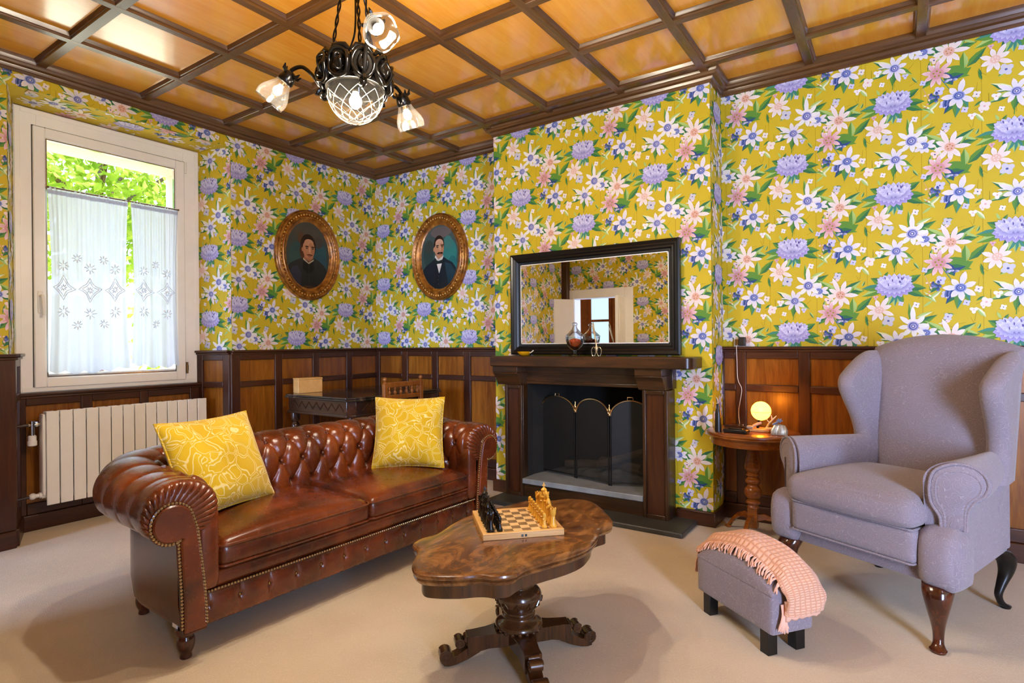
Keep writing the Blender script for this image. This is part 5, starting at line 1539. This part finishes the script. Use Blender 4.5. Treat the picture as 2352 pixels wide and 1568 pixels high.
RM = thing('black_tray_box', 'flat black plastic box lying on the round side table', 'box', (3.452, -.475, TZ), math.radians(-8))
m = MB(); m.box((-.066, -.03, .002), (.066, .03, .022)); m.build('case', MAT['blackmetal'], RM, bevel=.004)
m = MB(); m.box((-.04, -.02, .022), (.04, .018, .027)); m.build('lid', MAT['black'], RM, bevel=.003)
BT = thing('tall_black_holder', 'tall slim black holder standing at the left edge of the side table', 'holder', (3.352, -.475, TZ))
m = MB(); m.lathe([(.018, 0), (.0185, .01), (.017, .105), (.013, .125), (.0095, .135), (.0095, .160), (.002, .162)], n=20); m.build('body', MAT['blackmetal'], BT)
BKd = thing('dark_book', 'dark closed notebook lying towards the back of the side table', 'book', (3.42, -.235, TZ), math.radians(-14))
m = MB(); m.box((-.075, -.05, 0), (.075, .05, .014)); m.build('cover', MAT['deskwood'], BKd, bevel=.002)
# socket and adaptor above the panelling, flex down to the lamp
SK = thing('wall_socket', 'white double wall socket on the wallpaper just above the panelling', 'socket', (3.372, 0, 1.135))
m = MB(); m.box((-.036, -.012, -.032), (.036, -.0005, .032)); m.build('plate', MAT['white'], SK, bevel=.003)
PG = thing('power_adaptor', 'black plug-in power adaptor in the wall socket above the panelling', 'adaptor', (3.392, -.0125, 1.138))
m = MB(); m.box((-.016, -.045, -.026), (.022, 0, .030)); m.build('body', MAT['blackmetal'], PG, bevel=.004)
m = MB(); m.box((-.040, -.030, -.024), (-.018, 0, .016)); m.build('plug', MAT['bronze'], PG, bevel=.003)
FX = thing('lamp_cord', 'thin lamp cord hanging from the wall socket down to the side table', 'cord', (3.365, -.05, 1.1))
m = MB(); m.tube(spline([(0, .012, .02), (0, -.012, .0), (.0, -.004, -.08), (.004, -.002, -.20), (.026, .0, -.26), (.020, .0, -.32), (.012, -.02, -.40), (.04, -.12, -.474), (.075, -.19, -.462)], 6), .0018, 6); m.build('flex', MAT['white'], FX)
# ------------------------------------------------------------------ radiator under the window
RD = thing('radiator', 'ivory fourteen-section radiator under the window', 'radiator', (-.135, -2.09, .17))
n, y0, y1 = 14, -.49, .50; w = (y1 - y0) / n
for k in range(n):
    a, b = y0 + w * k + .0025, y0 + w * (k + 1) - .0025
    m = MB(); m.box((-.004, a, .0), (.008, b, .578)); m.box((-.075, (a + b) / 2 - .016, .02), (-.004, (a + b) / 2 + .016, .565)); m.box((-.075, a + .006, .548), (.0, b - .006, .574)); m.box((-.082, a + .004, .03), (-.072, b - .004, .55))
    m.build('section', MAT['ivory'], RD, bevel=.004)
m = MB()
for z in (.06, .52): m.tube([(-.04, y0 - .014, z), (-.04, y1 + .006, z)], .021, 14)
hd = m.build('header_pipe', MAT['ivory'], RD)
m = MB(); rbox(m, (-.074, y0 - .012, .06), (-.006, y0 + .004, .562), .012, 6); m.build('end_cover', MAT['ivory'], RD)
m = MB(); m.tube([(-.04, y0 - .01, .500), (-.04, y0 - .075, .500)], .011, 12); m.tube([(-.04, y0 - .055, .525), (-.04, y0 - .055, .435)], .014, 12); m.tube([(-.04, y0 - .03, .500), (-.04, y0 - .042, .500)], .018, 10)
vb = m.build('valve', MAT['chrome'], RD)
m = MB(); m.lathe([(.020, .372), (.024, .376), (.024, .40), (.021, .404), (.0215, .43), (.016, .437)], (-.04, y0 - .055, 0), 20); m.build('thermostat_head', MAT['white'], vb)
m = MB(); m.tube([(-.04, y0 - .01, .062), (-.04, y0 - .05, .062)], .013, 12); m.lathe([(.018, -.012), (.018, .012)], (-.04, y0 - .012, .062), 14, Matrix.Rotation(PI / 2, 4, 'X')); m.sphere((-.04, y0 - .055, .062), .020, 14, 10)
m.build('lockshield_valve', MAT['white'], RD)
MAT['pipe'] = plain('brown_pipe', '#3b2718', .4)
m = MB(); m.tube([(-.04, y0 - .07, .500), (-.045, y0 - .12, .497), (-.10, y0 - .16, .495)], .009, 10); m.tube([(-.04, y0 - .07, .062), (-.05, y0 - .12, .055), (-.10, y0 - .155, .050)], .009, 10); m.build('supply_pipe', MAT['pipe'], RD)
# ------------------------------------------------------------------ writing table in the corner, chair and box
DX, DY, DZt = (.24, 1.045), (-1.215, -.20), .765
DK = thing('writing_table', 'dark carved writing table with marble-like top in the corner behind the sofa', 'desk', ((DX[0] + DX[1]) / 2, (DY[0] + DY[1]) / 2, 0))
hx, hy = (DX[1] - DX[0]) / 2, (DY[1] - DY[0]) / 2
t = NT('dark_marble'); co = t.coord(); nz = t.noise(co, 4, 6, .65, 1.5)
MAT['marble'] = t.done(t.pbsdf(t.ramp(nz, [(.35, L('#1d1712')), (.55, L('#3a2f26')), (.68, L('#6a5a4a'))]), .12, spec=.6))
m = MB(); ch = .05
poly = [(-hx + ch, -hy), (hx - ch, -hy), (hx, -hy + ch), (hx, hy - ch), (hx - ch, hy), (-hx + ch, hy), (-hx, hy - ch), (-hx, -hy + ch)]
m.prism(poly, .738, .750); m.prism([(x * .985, y * .985) for x, y in poly], .750, .765); m.build('tabletop', MAT['marble'], DK, bevel=.004)
m = MB(); m.prism([(x * .95, y * .95) for x, y in poly], .635, .738); m.prism([(x * .97, y * .97) for x, y in poly], .622, .640); ap = m.build('apron', MAT['deskwood'], DK, bevel=.004)
m = MB()
for s in (-1, 1):
    for i in range(7):
        x = lerp(-hx * .75, hx * .75, (i + .5) / 7); d = hx * .75 / 7
        m.tube([(x - d, s * hy * .952, .665), (x, s * hy * .952, .715), (x + d, s * hy * .952, .665)], .0045, 6)
        yv = lerp(-hy * .75, hy * .75, (i + .5) / 7); d2 = hy * .75 / 7
        m.tube([(s * hx * .952, yv - d2, .665), (s * hx * .952, yv, .715), (s * hx * .952, yv + d2, .665)], .0045, 6)
m.build('carving', MAT['deskwood'], ap)
for sx in (-1, 1):
    for sy in (-1, 1):
        m = MB(); m.lathe(spl([(.020, 0), (.026, .02), (.022, .05), (.030, .08), (.030, .12), (.018, .14), (.026, .20), (.030, .30), (.022, .42), (.018, .46), (.030, .49), (.032, .52), (.020, .545), (.034, .56), (.034, .63)]), (sx * hx * .82, sy * hy * .84, 0), 18); m.build('leg', MAT['deskwood'], DK, ang=40)
m = MB(); m.box((-hx * .82 - .015, -hy * .84, .09), (-hx * .82 + .015, hy * .84, .12)); m.box((hx * .82 - .015, -hy * .84, .09), (hx * .82 + .015, hy * .84, .12)); m.box((-hx * .82, -.02, .09), (hx * .82, .02, .12)); m.build('stretcher', MAT['deskwood'], DK, bevel=.004)
BX = thing('wooden_box', 'pale wooden box standing on the dark writing table', 'box', (.33, -1.03, .765), math.radians(80))
m = MB(); m.box((-.10, -.045, 0), (.10, .045, .105)); m.build('body', MAT['boxwood'], BX, bevel=.003)
m = MB(); m.box((-.102, -.047, .105), (.102, .047, .118)); m.build('lid', MAT['boxwood'], BX, bevel=.003)
DC = thing('desk_chair', 'wooden chair with spindled top rail tucked under the writing table', 'chair', (.84, -.70, 0), math.radians(-92))
W2 = .185
# chair local frame: backrest along x at y = +.22, seat towards -y (the table)
for s in (-1, 1):
    m = MB(); m.box((s * W2 - .016, .205, 0), (s * W2 + .016, .235, .845)); m.build('back_post', MAT['chairwood'], DC, bevel=.003)
    m = MB(); m.lathe([(.014, .845), (.016, .852), (.009, .860), (.017, .875), (.014, .888), (.004, .896)], (s * W2, .22, 0), 14); m.build('finial', MAT['chairwood'], DC)
    m = MB(); m.lathe([(.014, 0), (.019, .03), (.016, .12), (.021, .2), (.016, .3), (.021, .38), (.021, .43)], (s * (W2 - .01), -.17, 0), 14); m.build('front_leg', MAT['chairwood'], DC)
m = MB(); m.box((-W2, .212, .815), (W2, .230, .855)); m.build('top_rail', MAT['chairwood'], DC, bevel=.006)
m = MB(); m.box((-W2, .212, .725), (W2, .230, .760)); m.build('lower_rail', MAT['chairwood'], DC, bevel=.004)
m = MB(); m.box((-W2, .212, .52), (W2, .230, .555)); m.build('lower_rail', MAT['chairwood'], DC, bevel=.004)
for k in range(6):
    x = lerp(-W2 + .04, W2 - .04, k / 5); m = MB(); m.lathe([(.006, .757), (.013, .768), (.014, .780), (.006, .794), (.009, .804), (.007, .818)], (x, .221, 0), 12); m.build('spindle', MAT['chairwood'], DC)
m = MB(); rbox(m, (-W2 - .02, -.20, .42), (W2 + .02, .235, .465), .015, 8); m.build('seat', MAT['leather_d'], DC)
m = MB(); m.box((-W2, -.16, .14), (-W2 + .02, .22, .165)); m.box((W2 - .02, -.16, .14), (W2, .22, .165)); m.box((-W2, -.01, .14), (W2, .012, .165)); m.build('stretcher', MAT['chairwood'], DC)
# ------------------------------------------------------------------ oval portraits
class Paint(MB):
    """flat painted picture in (u, v) on an oval; later shapes lie a hair in front of earlier ones"""
    def __init__(s, P): super().__init__(); s.c = []; s.P = P; s.k = 0
    def poly(s, pts, col, col2=None, bound=None):
        b = len(s.v); s.k += 1
        zz = [p[1] for p in pts]; lo, hi = min(zz), max(zz)
        s.v.extend([s.P(u, v, .0004 + s.k * .00012) for u, v in pts]); s.f.append(tuple(range(b, b + len(pts))))
        c, c2 = L(col), L(col2 or col)
        s.c.extend([mixc(c2, c, (v - lo) / max(1e-6, hi - lo)) for u, v in pts])
    def ell(s, cu, cv, ru, rv, col, col2=None, rot=0, n=28, a0=0, a1=360):
        pts = []
        for i in range(n):
            a = math.radians(lerp(a0, a1, i / (n if a1 - a0 == 360 else n - 1))); x, y = ru * math.cos(a), rv * math.sin(a)
            pts.append((cu + x * math.cos(rot) - y * math.sin(rot), cv + x * math.sin(rot) + y * math.cos(rot)))
        s.poly(pts, col, col2)
def inoval(pts, ru, rv):
    out_ = []
    for u, v in pts:
        k = math.hypot(u / ru, v / rv); out_.append((u / k, v / k) if k > 1 else (u, v))
    return out_
def dens(pts):
    o = []
    for a, b in zip(pts, pts[1:] + pts[:1]):
        for k in range(8): o.append((lerp(a[0], b[0], k / 8), lerp(a[1], b[1], k / 8)))
    return o
def portrait(label, loc, rotz, kind):
    root = thing('oval_portrait', label, 'painting', loc, rotz, 'oval framed portraits on the wallpaper')
    RU, RV, IU, IV = .322, .388, .213, .281
    # local: x along the wall, y out of the wall is -y
    fpr = [(1.0, 0), (1.0, -.018), (.985, -.030), (.93, -.034), (.90, -.028), (.86, -.046), (.78, -.052), (.72, -.046), (.66, -.030), (.55, -.026), (.50, -.038), (.40, -.042), (.30, -.034), (.22, -.020), (.10, -.018), (.0, -.010), (.0, 0)]
    m = MB(); rings = []
    for i in range(96):
        a = 2 * PI * i / 96; r_ = []
        for t_, y in fpr:
            ru, rv = lerp(IU, RU, t_), lerp(IV, RV, t_); r_.append((ru * math.cos(a), y, rv * math.sin(a)))
        rings.append(r_)
    rings.append(rings[0]); m.loft(rings, False); fr = m.build('frame', MAT['gilt'], root, ang=50)
    m = MB(); rr = random.Random(3)
    for i in range(64):
        a = 2 * PI * i / 64; ru, rv = lerp(IU, RU, .60), lerp(IV, RV, .60)
        r_ = .0075 if i % 3 else .010
        m.sphere((ru * math.cos(a), -.033, rv * math.sin(a)), r_, 8, 6, (1, .8, 1.0))
    m.build('bead_ornament', MAT['giltlight'], fr)
    P = lambda u, v, d: (u, -.012 - d, v)
    pn = Paint(P)
    E_ = lambda g: [(IU * 1.02 * g * math.cos(a), IV * 1.02 * g * math.sin(a)) for a in [2 * PI * i / 60 for i in range(60)]]
    oval = lambda pts: inoval(dens(pts), IU * 1.01, IV * 1.01)
    if kind == 1:
        pn.poly(E_(1), '#4b4a42', '#33423c')
        for cu, cv, ru, rv, c in ((.10, .02, .09, .12, '#2f5357'), (-.11, -.02, .08, .13, '#35504a'), (.12, -.06, .07, .08, '#2b4c56'), (-.02, .19, .12, .06, '#4f4a40'), (-.07, .14, .035, .05, '#5a3f2a'), (.10, .12, .05, .05, '#48413a')): pn.ell(cu, cv, ru, rv, c)
        pn.poly(oval([(-.24, -.42), (-.22, -.16), (-.185, -.085), (-.12, -.05), (-.05, -.02), (.05, -.015), (.11, -.04), (.16, -.075), (.195, -.13), (.23, -.42)]), '#2d2e2a', '#1b1a17')
        pn.poly(oval([(-.20, -.22), (-.17, -.12), (-.11, -.09), (-.07, -.16), (-.08, -.26)]), '#33343f', '#2a2731')
        pn.poly(oval([(-.12, -.28), (-.02, -.26), (.10, -.27), (.05, -.285), (-.05, -.29)]), '#4a2f1c', '#3a2213')
        pn.ell(-.002, .078, .078, .104, '#2b1a10', '#3a2214')
        pn.ell(-.055, .03, .032, .062, '#4a2b18', '#5b3620')
        pn.poly([(-.045, -.03), (-.04, .02), (.045, .02), (.05, -.02), (.01, -.055)], '#b07850', '#94603e')
        pn.ell(.004, .055, .060, .086, '#c98f66', '#b67a55')
        pn.poly([(-.055, .09), (-.048, .13), (-.01, .152), (.035, .150), (.062, .115), (.064, .08), (.050, .118), (.010, .132), (-.03, .12)], '#2a180e', '#3b2416')
        pn.ell(.006, .108, .046, .032, '#cf966e', '#c98f66')
        pn.ell(.028, .050, .030, .060, '#b97f58', '#a86f4c')
        pn.ell(.012, .045, .011, .030, '#daa47c', '#d0976f'); pn.ell(.016, .018, .016, .009, '#c08660')
        for cu in (-.016, .044):
            pn.ell(cu, .075, .018, .006, '#3c2415'); pn.ell(cu, .060, .014, .0065, '#8e6247'); pn.ell(cu, .060, .006, .0055, '#2a1b14')
        pn.poly([(-.022, .004), (.012, .012), (.046, .004), (.030, -.002), (.012, .002), (-.006, -.002)], '#4a2a18'); pn.ell(.012, -.008, .018, .006, '#9c5444'); pn.ell(.012, -.024, .028, .012, '#a9714f')
        pn.ell(-.060, .045, .010, .018, '#b5764f')
        pn.poly([(-.055, -.025), (.0, -.062), (.052, -.03), (.05, -.042), (.002, -.075), (-.055, -.04)], '#c9b79a', '#a89878')
        pn.poly([(-.05, -.05), (.0, -.078), (.05, -.05), (.055, -.12), (.0, -.16), (-.06, -.12)], '#1c1b18', '#141311')
        for k in range(4): pn.ell(.004, -.10 - .042 * k, .004, .004, '#3a3833')
        pn.poly([(.0, -.08), (.003, -.08), (.006, -.25), (.003, -.25)], '#3a3833')
    else:
        pn.poly(E_(1), '#4d5a55', '#1f4a45')
        for cu, cv, ru, rv, c in ((.12, .02, .08, .13, '#2e7d74'), (-.13, .03, .06, .12, '#2d463f'), (.02, .22, .12, .05, '#6a615c'), (.15, -.08, .05, .08, '#1f6a68'), (-.12, .10, .05, .06, '#3b443c'), (.10, .12, .05, .06, '#3f7a72')): pn.ell(cu, cv, ru, rv, c)
        pn.poly(oval([(-.24, -.42), (-.21, -.12), (-.16, -.07), (-.09, -.035), (-.04, .0), (.045, .0), (.09, -.03), (.15, -.06), (.19, -.11), (.23, -.42)]), '#17212a', '#101a1e')
        pn.poly(oval([(.06, -.05), (.13, -.07), (.18, -.14), (.17, -.25), (.10, -.25)]), '#1c3d47', '#143039')
        pn.poly([(-.035, -.04), (-.04, .04), (.03, .04), (.035, -.02), (.0, -.06)], '#c28d68', '#a87454')
        pn.ell(-.004, .105, .062, .088, '#2a190f', '#3a2416')
        pn.ell(-.002, .078, .055, .080, '#cf9a74', '#bd8560')
        pn.ell(.0, .118, .048, .036, '#dcae88', '#cf9a74')
        pn.poly([(-.062, .09), (-.060, .14), (-.035, .178), (.010, .182), (.045, .160), (.056, .125), (.045, .142), (.005, .150), (-.035, .135), (-.05, .10)], '#24150c', '#352013')
        pn.ell(.0, .124, .045, .036, '#dcae88', '#cf9a74')
        pn.ell(.024, .065, .026, .055, '#c0895f', '#b0794f')
        pn.ell(-.060, .070, .010, .020, '#c58c66')
        pn.ell(.010, .072, .009, .028, '#dfae88', '#d39d75'); pn.ell(.012, .048, .014, .008, '#c38a62')
        for cu in (-.022, .036):
            pn.ell(cu, .102, .018, .0055, '#3a2415'); pn.ell(cu, .088, .014, .006, '#8a5f44'); pn.ell(cu, .088, .0055, .005, '#231711')
        pn.poly([(-.030, .030), (-.012, .042), (.010, .040), (.032, .042), (.046, .030), (.030, .024), (.010, .030), (-.010, .024)], '#25150c', '#1d1009'); pn.ell(.010, .020, .016, .005, '#a25e4c'); pn.ell(.006, .002, .024, .012, '#c08a64')
        pn.poly([(-.052, .0), (-.046, .02), (-.01, -.022), (.036, .0), (.044, .018), (.048, -.004), (.03, -.034), (-.02, -.036)], '#e3ddcf', '#c7c0b0')
        pn.poly([(-.05, -.02), (-.01, -.036), (.04, -.026), (.05, -.055), (.0, -.066), (-.055, -.055)], '#1b2b26', '#12201d')
        pn.poly([(-.030, -.062), (.030, -.060), (.008, -.125), (-.004, -.148), (-.012, -.125)], '#e4dfd2', '#c9c2b2')
        pn.poly([(-.04, -.06), (-.028, -.062), (-.004, -.148), (-.004, -.28), (-.06, -.28)], '#121a20', '#0d1417')
        for k in range(3): pn.ell(-.010, -.17 - .035 * k, .004, .004, '#4a4f50')
    pn.build('painted_canvas', MAT['canvas'], root, recalc=False, smooth=False)
    m = MB(); m.add([(IU * 1.03 * math.cos(a), -.0115, IV * 1.03 * math.sin(a)) for a in [2 * PI * i / 48 for i in range(48)]], [tuple(range(48))]); m.build('backing', MAT['black'], root, smooth=False)
    return root
t = NT('gilt_frame'); nz = t.noise(t.coord(), 22, 4, .6)
MAT['gilt'] = t.done(t.pbsdf(t.ramp(nz, [(.3, L('#5a340f')), (.5, L('#9a5f1c')), (.72, L('#c58a36'))]), .28, .35, spec=.6))
MAT['giltlight'] = plain('gilt_bead', '#d9a552', .25, metal=.4, var=.25)
portrait('oval gilt-framed portrait of a person in a dark buttoned coat, on the window wall', (.002, -.782, 1.912), PI / 2, 1)
portrait('oval gilt-framed portrait of a moustached person in a dark jacket, beside the chimney breast', (.832, -.002, 1.915), 0, 2)
# ------------------------------------------------------------------ chandelier
HX, HY = 2.523, -2.422
CH = thing('chandelier', 'black wrought-iron chandelier with glass bowl and three frilled glass lamps', 'chandelier', (HX, HY, 2.15))
MAT['bulb'] = lamp('lit_bulb', '#fff0d4', 9)
IR = MAT['blackiron']
m = MB(); m.lathe([(.060, .642), (.055, .625), (.020, .60), (.012, .585)], n=24); m.sphere((0, 0, .58), .014, 12, 8); m.build('ceiling_rose', IR, CH)
# crown body: pierced band with scrolled petals
m = MB()
m.lathe([(.108, .055), (.112, .05), (.118, .0), (.112, -.035), (.104, -.04), (.098, -.036), (.104, .0), (.098, .05)], n=40, wob=lambda a, r, z: 1 + .03 * math.sin(9 * a))
body = m.build('band', IR, CH, ang=50)
for k in range(9):
    a = 2 * PI * k / 9 + .2; m = MB()
    R = Matrix.Rotation(a, 4, 'Z')
    # a cast rosette: cupped leaf with curled rim
    for r0, r1, y in ((.036, .046, .012), (.012, .026, .018)):
        pts = [Vector((.118 + y * .6 + .006 * math.cos(3 * q), (r0) * math.cos(q), .01 + (r1) * math.sin(q))) for q in [2 * PI * i / 18 for i in range(18)]]
        m.tube(pts, .006, 8, closed=True)
    m.sphere((.126, 0, .008), .018, 12, 8, (.6, .8, 1.2))
    rings = []
    for x, g in ((.112, 1.0), (.122, .95), (.118, .5), (.108, .45)):
        rings.append([(x, .042 * g * math.cos(q), .010 + .050 * g * math.sin(q)) for q in [2 * PI * i / 18 for i in range(18)]])
    m.loft(rings)
    m.tube([(.112, -.034, .050), (.116, -.02, .068), (.112, 0, .072), (.116, .02, .066), (.112, .034, .052)], [.006, .009, .008, .009, .006], 8)
    m.xf(R @ Matrix.Translation((.118, 0, .012)) @ Matrix.Scale(1.10, 4) @ Matrix.Translation((-.115, 0, -.012))); m.build('rosette', IR, body, ang=60)
m = MB(); m.tube([(0, 0, .05), (0, 0, .0)], .012, 12); 
for k in range(3):
    a = math.radians(-28 + 120 * k); m.tube([(0, 0, .03), (.10 * math.cos(a), .10 * math.sin(a), .02)], .006, 8)
m.lathe([(.018, -.045), (.020, -.03), (.016, .0), (.012, .01)], n=16)
m.build('centre_holder', IR, CH)
# suspension: three twisted rods and the flex
for k in range(3):
    a = math.radians(-150 + 120 * k); m = MB()
    p0 = Vector((.10 * math.cos(a), .10 * math.sin(a), .05)); p1 = Vector((.008 * math.cos(a), .008 * math.sin(a), .585))
    for ph in (0, PI):
        pts = []
        for i in range(61):
            f = i / 60; q = f * 20 * PI / 2 + ph; pts.append(p0.lerp(p1, f) + Vector((math.cos(q), math.sin(q), 0)) * .0042)
        m.tube(pts, .0034, 6)
    m.build('twisted_rod', IR, CH)
m = MB(); m.tube(spline([(-.065, -.005, .052), (-.06, -.005, .085), (-.02, .0, .14), (.002, 0, .20), (.004, 0, .35), (0, 0, .585)], 8), .0038, 8); m.build('flex', IR, CH)
# glass bowl with cut lattice
BR = .106
bz = -.045
m = MB(); prof_ = [(BR * 1.0, bz + .012)] + [(BR * math.cos(q), bz - BR * 1.13 * math.sin(q)) for q in [PI / 2 * i / 20 for i in range(20)]] + [(.001, bz - BR * 1.13)]
m.lathe(prof_, n=48, cap=False); bowl = m.build('glass_bowl', MAT['shadeglass'], CH, ang=80)
m = MB(); m.lathe([(BR + .002, bz + .014), (BR + .004, bz + .006), (BR - .003, bz + .004)], n=48, cap=True if False else False)
def BP(th, q, g=1.003): return (BR * g * math.cos(q) * math.cos(th), BR * g * math.cos(q) * math.sin(th), bz - BR * 1.13 * g * math.sin(q))
for k in range(10):
    for s in (-1, 1):
        m.tube([BP(2 * PI * k / 10 + s * f * 1.4, .12 + f * 1.15) for f in [i / 14 for i in range(15)]], .0009, 6)
m.build('cut_lattice', MAT['etch'], bowl, ang=80)
def bulb(p, d, r, par):
    d = Vector(d).normalized(); M = d.to_track_quat('Z', 'Y').to_matrix().to_4x4(); M.translation = Vector(p)
    m = MB(); m.lathe([(.4 * r, -.2 * r), (.55 * r, .3 * r), (.95 * r, 1.1 * r), (r, 1.5 * r), (.85 * r, 2.0 * r), (.45 * r, 2.35 * r), (.01, 2.45 * r)], n=18); m.xf(M); o = m.build('bulb', MAT['bulb'], par, ang=80)
    m = MB(); m.lathe([(.5 * r, -.9 * r), (.5 * r, -.1 * r)], n=14); m.xf(M); m.build('socket', MAT['brass'], o)
    return o
def plight(name, p, e, r=.03, col='#fff3e2'):
    ld = bpy.data.lights.new(name, 'POINT'); ld.energy = e; ld.color = L(col)[:3]; ld.shadow_soft_size = r
    o = bpy.data.objects.new(name, ld); COL.objects.link(o); o.location = p; return o
bulb((0, 0, -.05), (0, 0, -1), .024, CH)
LAMPS = [(HX, HY, 2.15 - .105)]
for k in range(3):
    a = math.radians(-28 + 120 * k); c_, s_ = math.cos(a), math.sin(a)
    V = lambda r, z, w=0: Vector((r * c_ - w * s_, r * s_ + w * c_, z))
    er, ez, ax_, az_ = ((.285, .068, .78, -.62), (.262, .012, .42, -.80), (.262, .012, .55, -.66))[k]
    m = MB(); m.tube(spline([V(.112, -.035), V(.135, -.02), V(.165, .018 + ez * .3), V(er * .78, .045 + ez * .7), V(er * .935, .030 + ez), V(er, ez)], 6), .0075, 10)
    m.tube([V(.118 + .03 * math.cos(q) * (1 - q / 12), -.055 + .03 * math.sin(q) * (1 - q / 12)) for q in [i * .35 for i in range(20)]], [.008 - .0002 * i for i in range(20)], 8)
    am = m.build('arm', IR, CH)
    m = MB(); m.sphere(tuple(V(.118, -.055)), .016, 12, 8); m.build('root_knob', IR, am)
    dr = V(ax_, az_).normalized(); M = dr.to_track_quat('Z', 'Y').to_matrix().to_4x4(); M.translation = V(er, ez)
    m = MB(); m.lathe([(.012, -.030), (.020, -.024), (.026, -.012), (.029, .002), (.031, .012), (.028, .020), (.020, .018)], n=24)
    for q in range(4):
        w_ = q * PI / 2 + .4; m.tube([(.022 * math.cos(w_), .022 * math.sin(w_), -.016), (.036 * math.cos(w_), .036 * math.sin(w_), -.022), (.044 * math.cos(w_), .044 * math.sin(w_), -.038)], [.006, .007, .002], 6)
    m.xf(M); m.build('gallery', IR, am, ang=50)
    fl = lambda q, r, z: 1 + max(0, z - .035) * .7 * math.cos(5 * q)
    m = MB(); m.lathe([(.026, .010), (.028, .018), (.033, .034), (.043, .052), (.053, .072), (.0575, .090), (.056, .104), (.053, .114)], n=64, cap=False, wob=fl); m.xf(M); sh = m.build('glass_shade', MAT['shadeglass'], am, ang=80)
    m = MB(); pts = [M @ Vector((.053 * fl(q, 0, .114) * math.cos(q), .053 * fl(q, 0, .114) * math.sin(q), .114)) for q in [2 * PI * i / 70 for i in range(70)]]; m.tube(pts, .0020, 6, closed=True); m.build('rim', MAT['potglass'], sh)
    bp = V(er, ez) + dr * .035; bulb(tuple(bp), tuple(dr), .017, am)
    q_ = bp + dr * .05; LAMPS.append((HX + q_.x, HY + q_.y, 2.15 + q_.z))
for i, p_ in enumerate(LAMPS): plight('chandelier_lamp_light', p_, LAMP_W * (1.3 if i == 0 else 1), .022)
plight('globe_lamp_light', (3.560, -.345, TZ + .124), GLOBE_W, .016, '#ffa63a')
